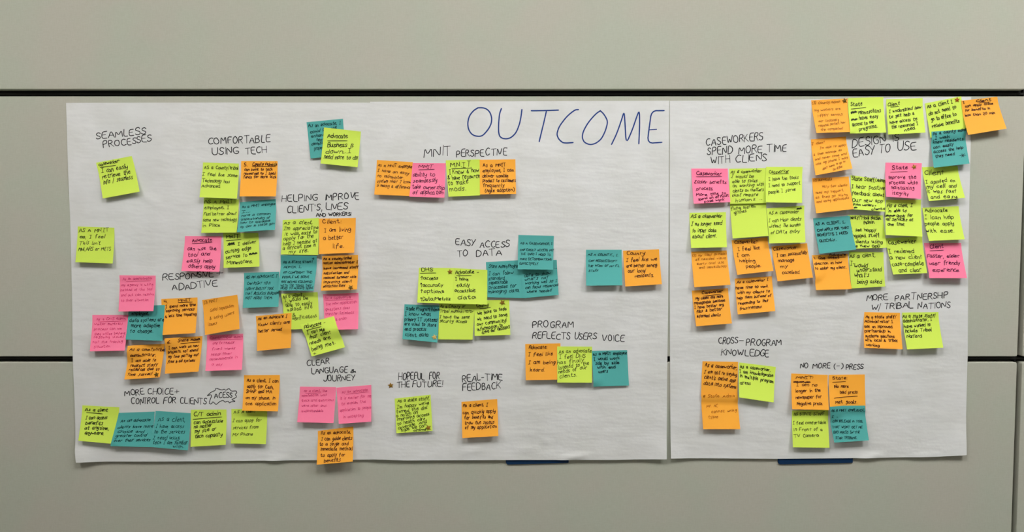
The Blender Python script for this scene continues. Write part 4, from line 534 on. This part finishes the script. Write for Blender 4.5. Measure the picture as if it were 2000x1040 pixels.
def sheet_place(k, d=.00025):
    c0 = sheets[k][1]
    return lambda x, z: (x/1000-c0[0], -sheet_lift(k, x/1000, z/1000)-d, z/1000-c0[2])
for n_, (k, txt, ls) in enumerate(HEADINGS):
    rng = random.Random(100+n_); st = []
    for l in ls: st += lay_line(l[0], *l[1:6], rng, 0.07, True, 1.05, .8)
    o = link('heading', strokes_mesh('heading', st, 1.75, sheet_place(k), 2), M['marker'], sheets[k][0])
    tag(o, 'black marker heading reading ' + txt)
o = link('title', strokes_mesh('title', TITLE, 2.7, sheet_place('M'), 2), M['blueink'], sheets['M'][0]); tag(o, 'large blue marker title reading OUTCOME')
o = link('burst_outline', strokes_mesh('burst_outline', BURST, 1.6, sheet_place('L'), 1), M['marker'], sheets['L'][0]); tag(o, 'jagged black marker outline around ACESS')

# ---------- sticky notes ----------
built = []
GROUPS = dict(L='sticky notes on the left sheet', M='sticky notes on the middle sheet', R='sticky notes on the right sheet')
for idx, (colr, c, L, ink, k, lab, ls) in enumerate(NOTES):
    g = note_grid(c, L, built, k); built.append((c, g))
    cx, cz = bil(c, .5, .5); cy = -grid_at(g, .5, .5)
    v, f = [], []
    for j in range(NG+1):
        for i in range(NG+1):
            x, z = bil(c, i/NG, j/NG); v.append((x-cx, -g[j][i]-cy, z-cz))
    o = link('sticky_note', paper_mesh('sticky_note', v, NG, NG, .00018), M[colr], None, (cx, cy, cz))
    tag(o, lab, 'sticky note', GROUPS[k])
    def place(x, y, c=c, g=g, cx=cx, cy=cy, cz=cz):
        u, w_ = x/76, -y/76
        px, pz = bil(c, u, w_)
        return (px-cx, -grid_at(g, u, w_)-.00045-cy, pz-cz)
    rng = random.Random(500+idx); slant = rng.uniform(.02, .3) if ink != 'b' else rng.uniform(-.05, .22); st = []; heavy = []
    alt = [q for q in ALTG if rng.random() < .5]; mess = rng.uniform(.9, 1.35); gap = rng.uniform(.7, 1.3)
    for l in ls:
        s = lay_line(l[0], l[1], -l[2], l[3], -l[4], l[5]*.94, rng, slant if l[0] != '*' else 0, False, gap, mess, alt)
        (heavy if l[0][0] == '#' else st).extend(s)
    V_, F_ = [], []
    for s in st: ribbon(chaikin(s, 1), PEN[ink], place, V_, F_)
    for s in heavy: ribbon(s, 2.1, place, V_, F_)
    link('handwriting', mesh('handwriting', V_, F_), INKM[(colr, ink)], o)

# ---------- star stickers ----------
for x, z, r, tone, rot, lab in STARS:
    v, f = [], []
    mine = 'L' if x < -.3 else 'M'
    def lift(a, b, mine=mine): return under(a, b, built, mine)
    h0 = lift(x, z)
    ring = []
    for q in range(10):
        a = math.radians(rot+90+q*36); rr = r if q % 2 == 0 else r*.47
        ring.append((x+rr*math.cos(a), z+rr*math.sin(a)))
    for d in (.0003, .0008):
        for a, b in ring: v.append((a-x, -(max(lift(a, b), h0-.001)+d), b-z))
    v.append((0, -(h0+.0014), 0))
    for q in range(10):
        n = (q+1) % 10; f.append((q, n, 10+n, 10+q)); f.append((10+q, 10+n, 20))
    f.append(tuple(range(10))[::-1])
    me = mesh('star_sticker', [(p[0], p[1]+h0, p[2]) for p in v], f)
    tag(link('star_sticker', me, M[tone], None, (x, -h0, z)), lab, 'star sticker', 'star stickers')

# ---------- blue strips behind the sheets ----------
for (xa, za, xb, zb), lab in zip(GEO['strips'], ('dark blue plastic strip poking out below the middle flipchart sheet', 'dark blue plastic strip poking out below the right flipchart sheet')):
    w = xb-xa; top = za+.030; pts = []
    for q in range(7):
        a = math.radians(180+90*q/6); pts.append((.006+.006*math.cos(a), .006+.006*math.sin(a)))
    pts += [(w-.0012, 0), (w, .0012), (w, top-za), (0, top-za)]
    pts = [(px, pz+(zb-za)*px/w*(1 if pz < .02 else 0)) for px, pz in pts]; v, f = [], []; n = len(pts); th = .0030
    for y, ins in ((-.0002, 0), (-th+.0008, 0), (-th, .0007)):
        for px, pz in pts:
            qx = px+(ins if px < w/2 else -ins); qz = pz+(ins if pz < .015 else -ins); v.append((qx, y, qz))
    for a in (0, n):
        for q in range(n): f.append((a+q, a+(q+1) % n, a+n+(q+1) % n, a+n+q))
    f.append(tuple(2*n+q for q in range(n))); f.append(tuple(range(n))[::-1])
    tag(link('plastic_strip', mesh('plastic_strip', v, f), M['blue'], None, (xa, 0, za)), lab, 'plastic strip', 'blue strips behind the sheets')
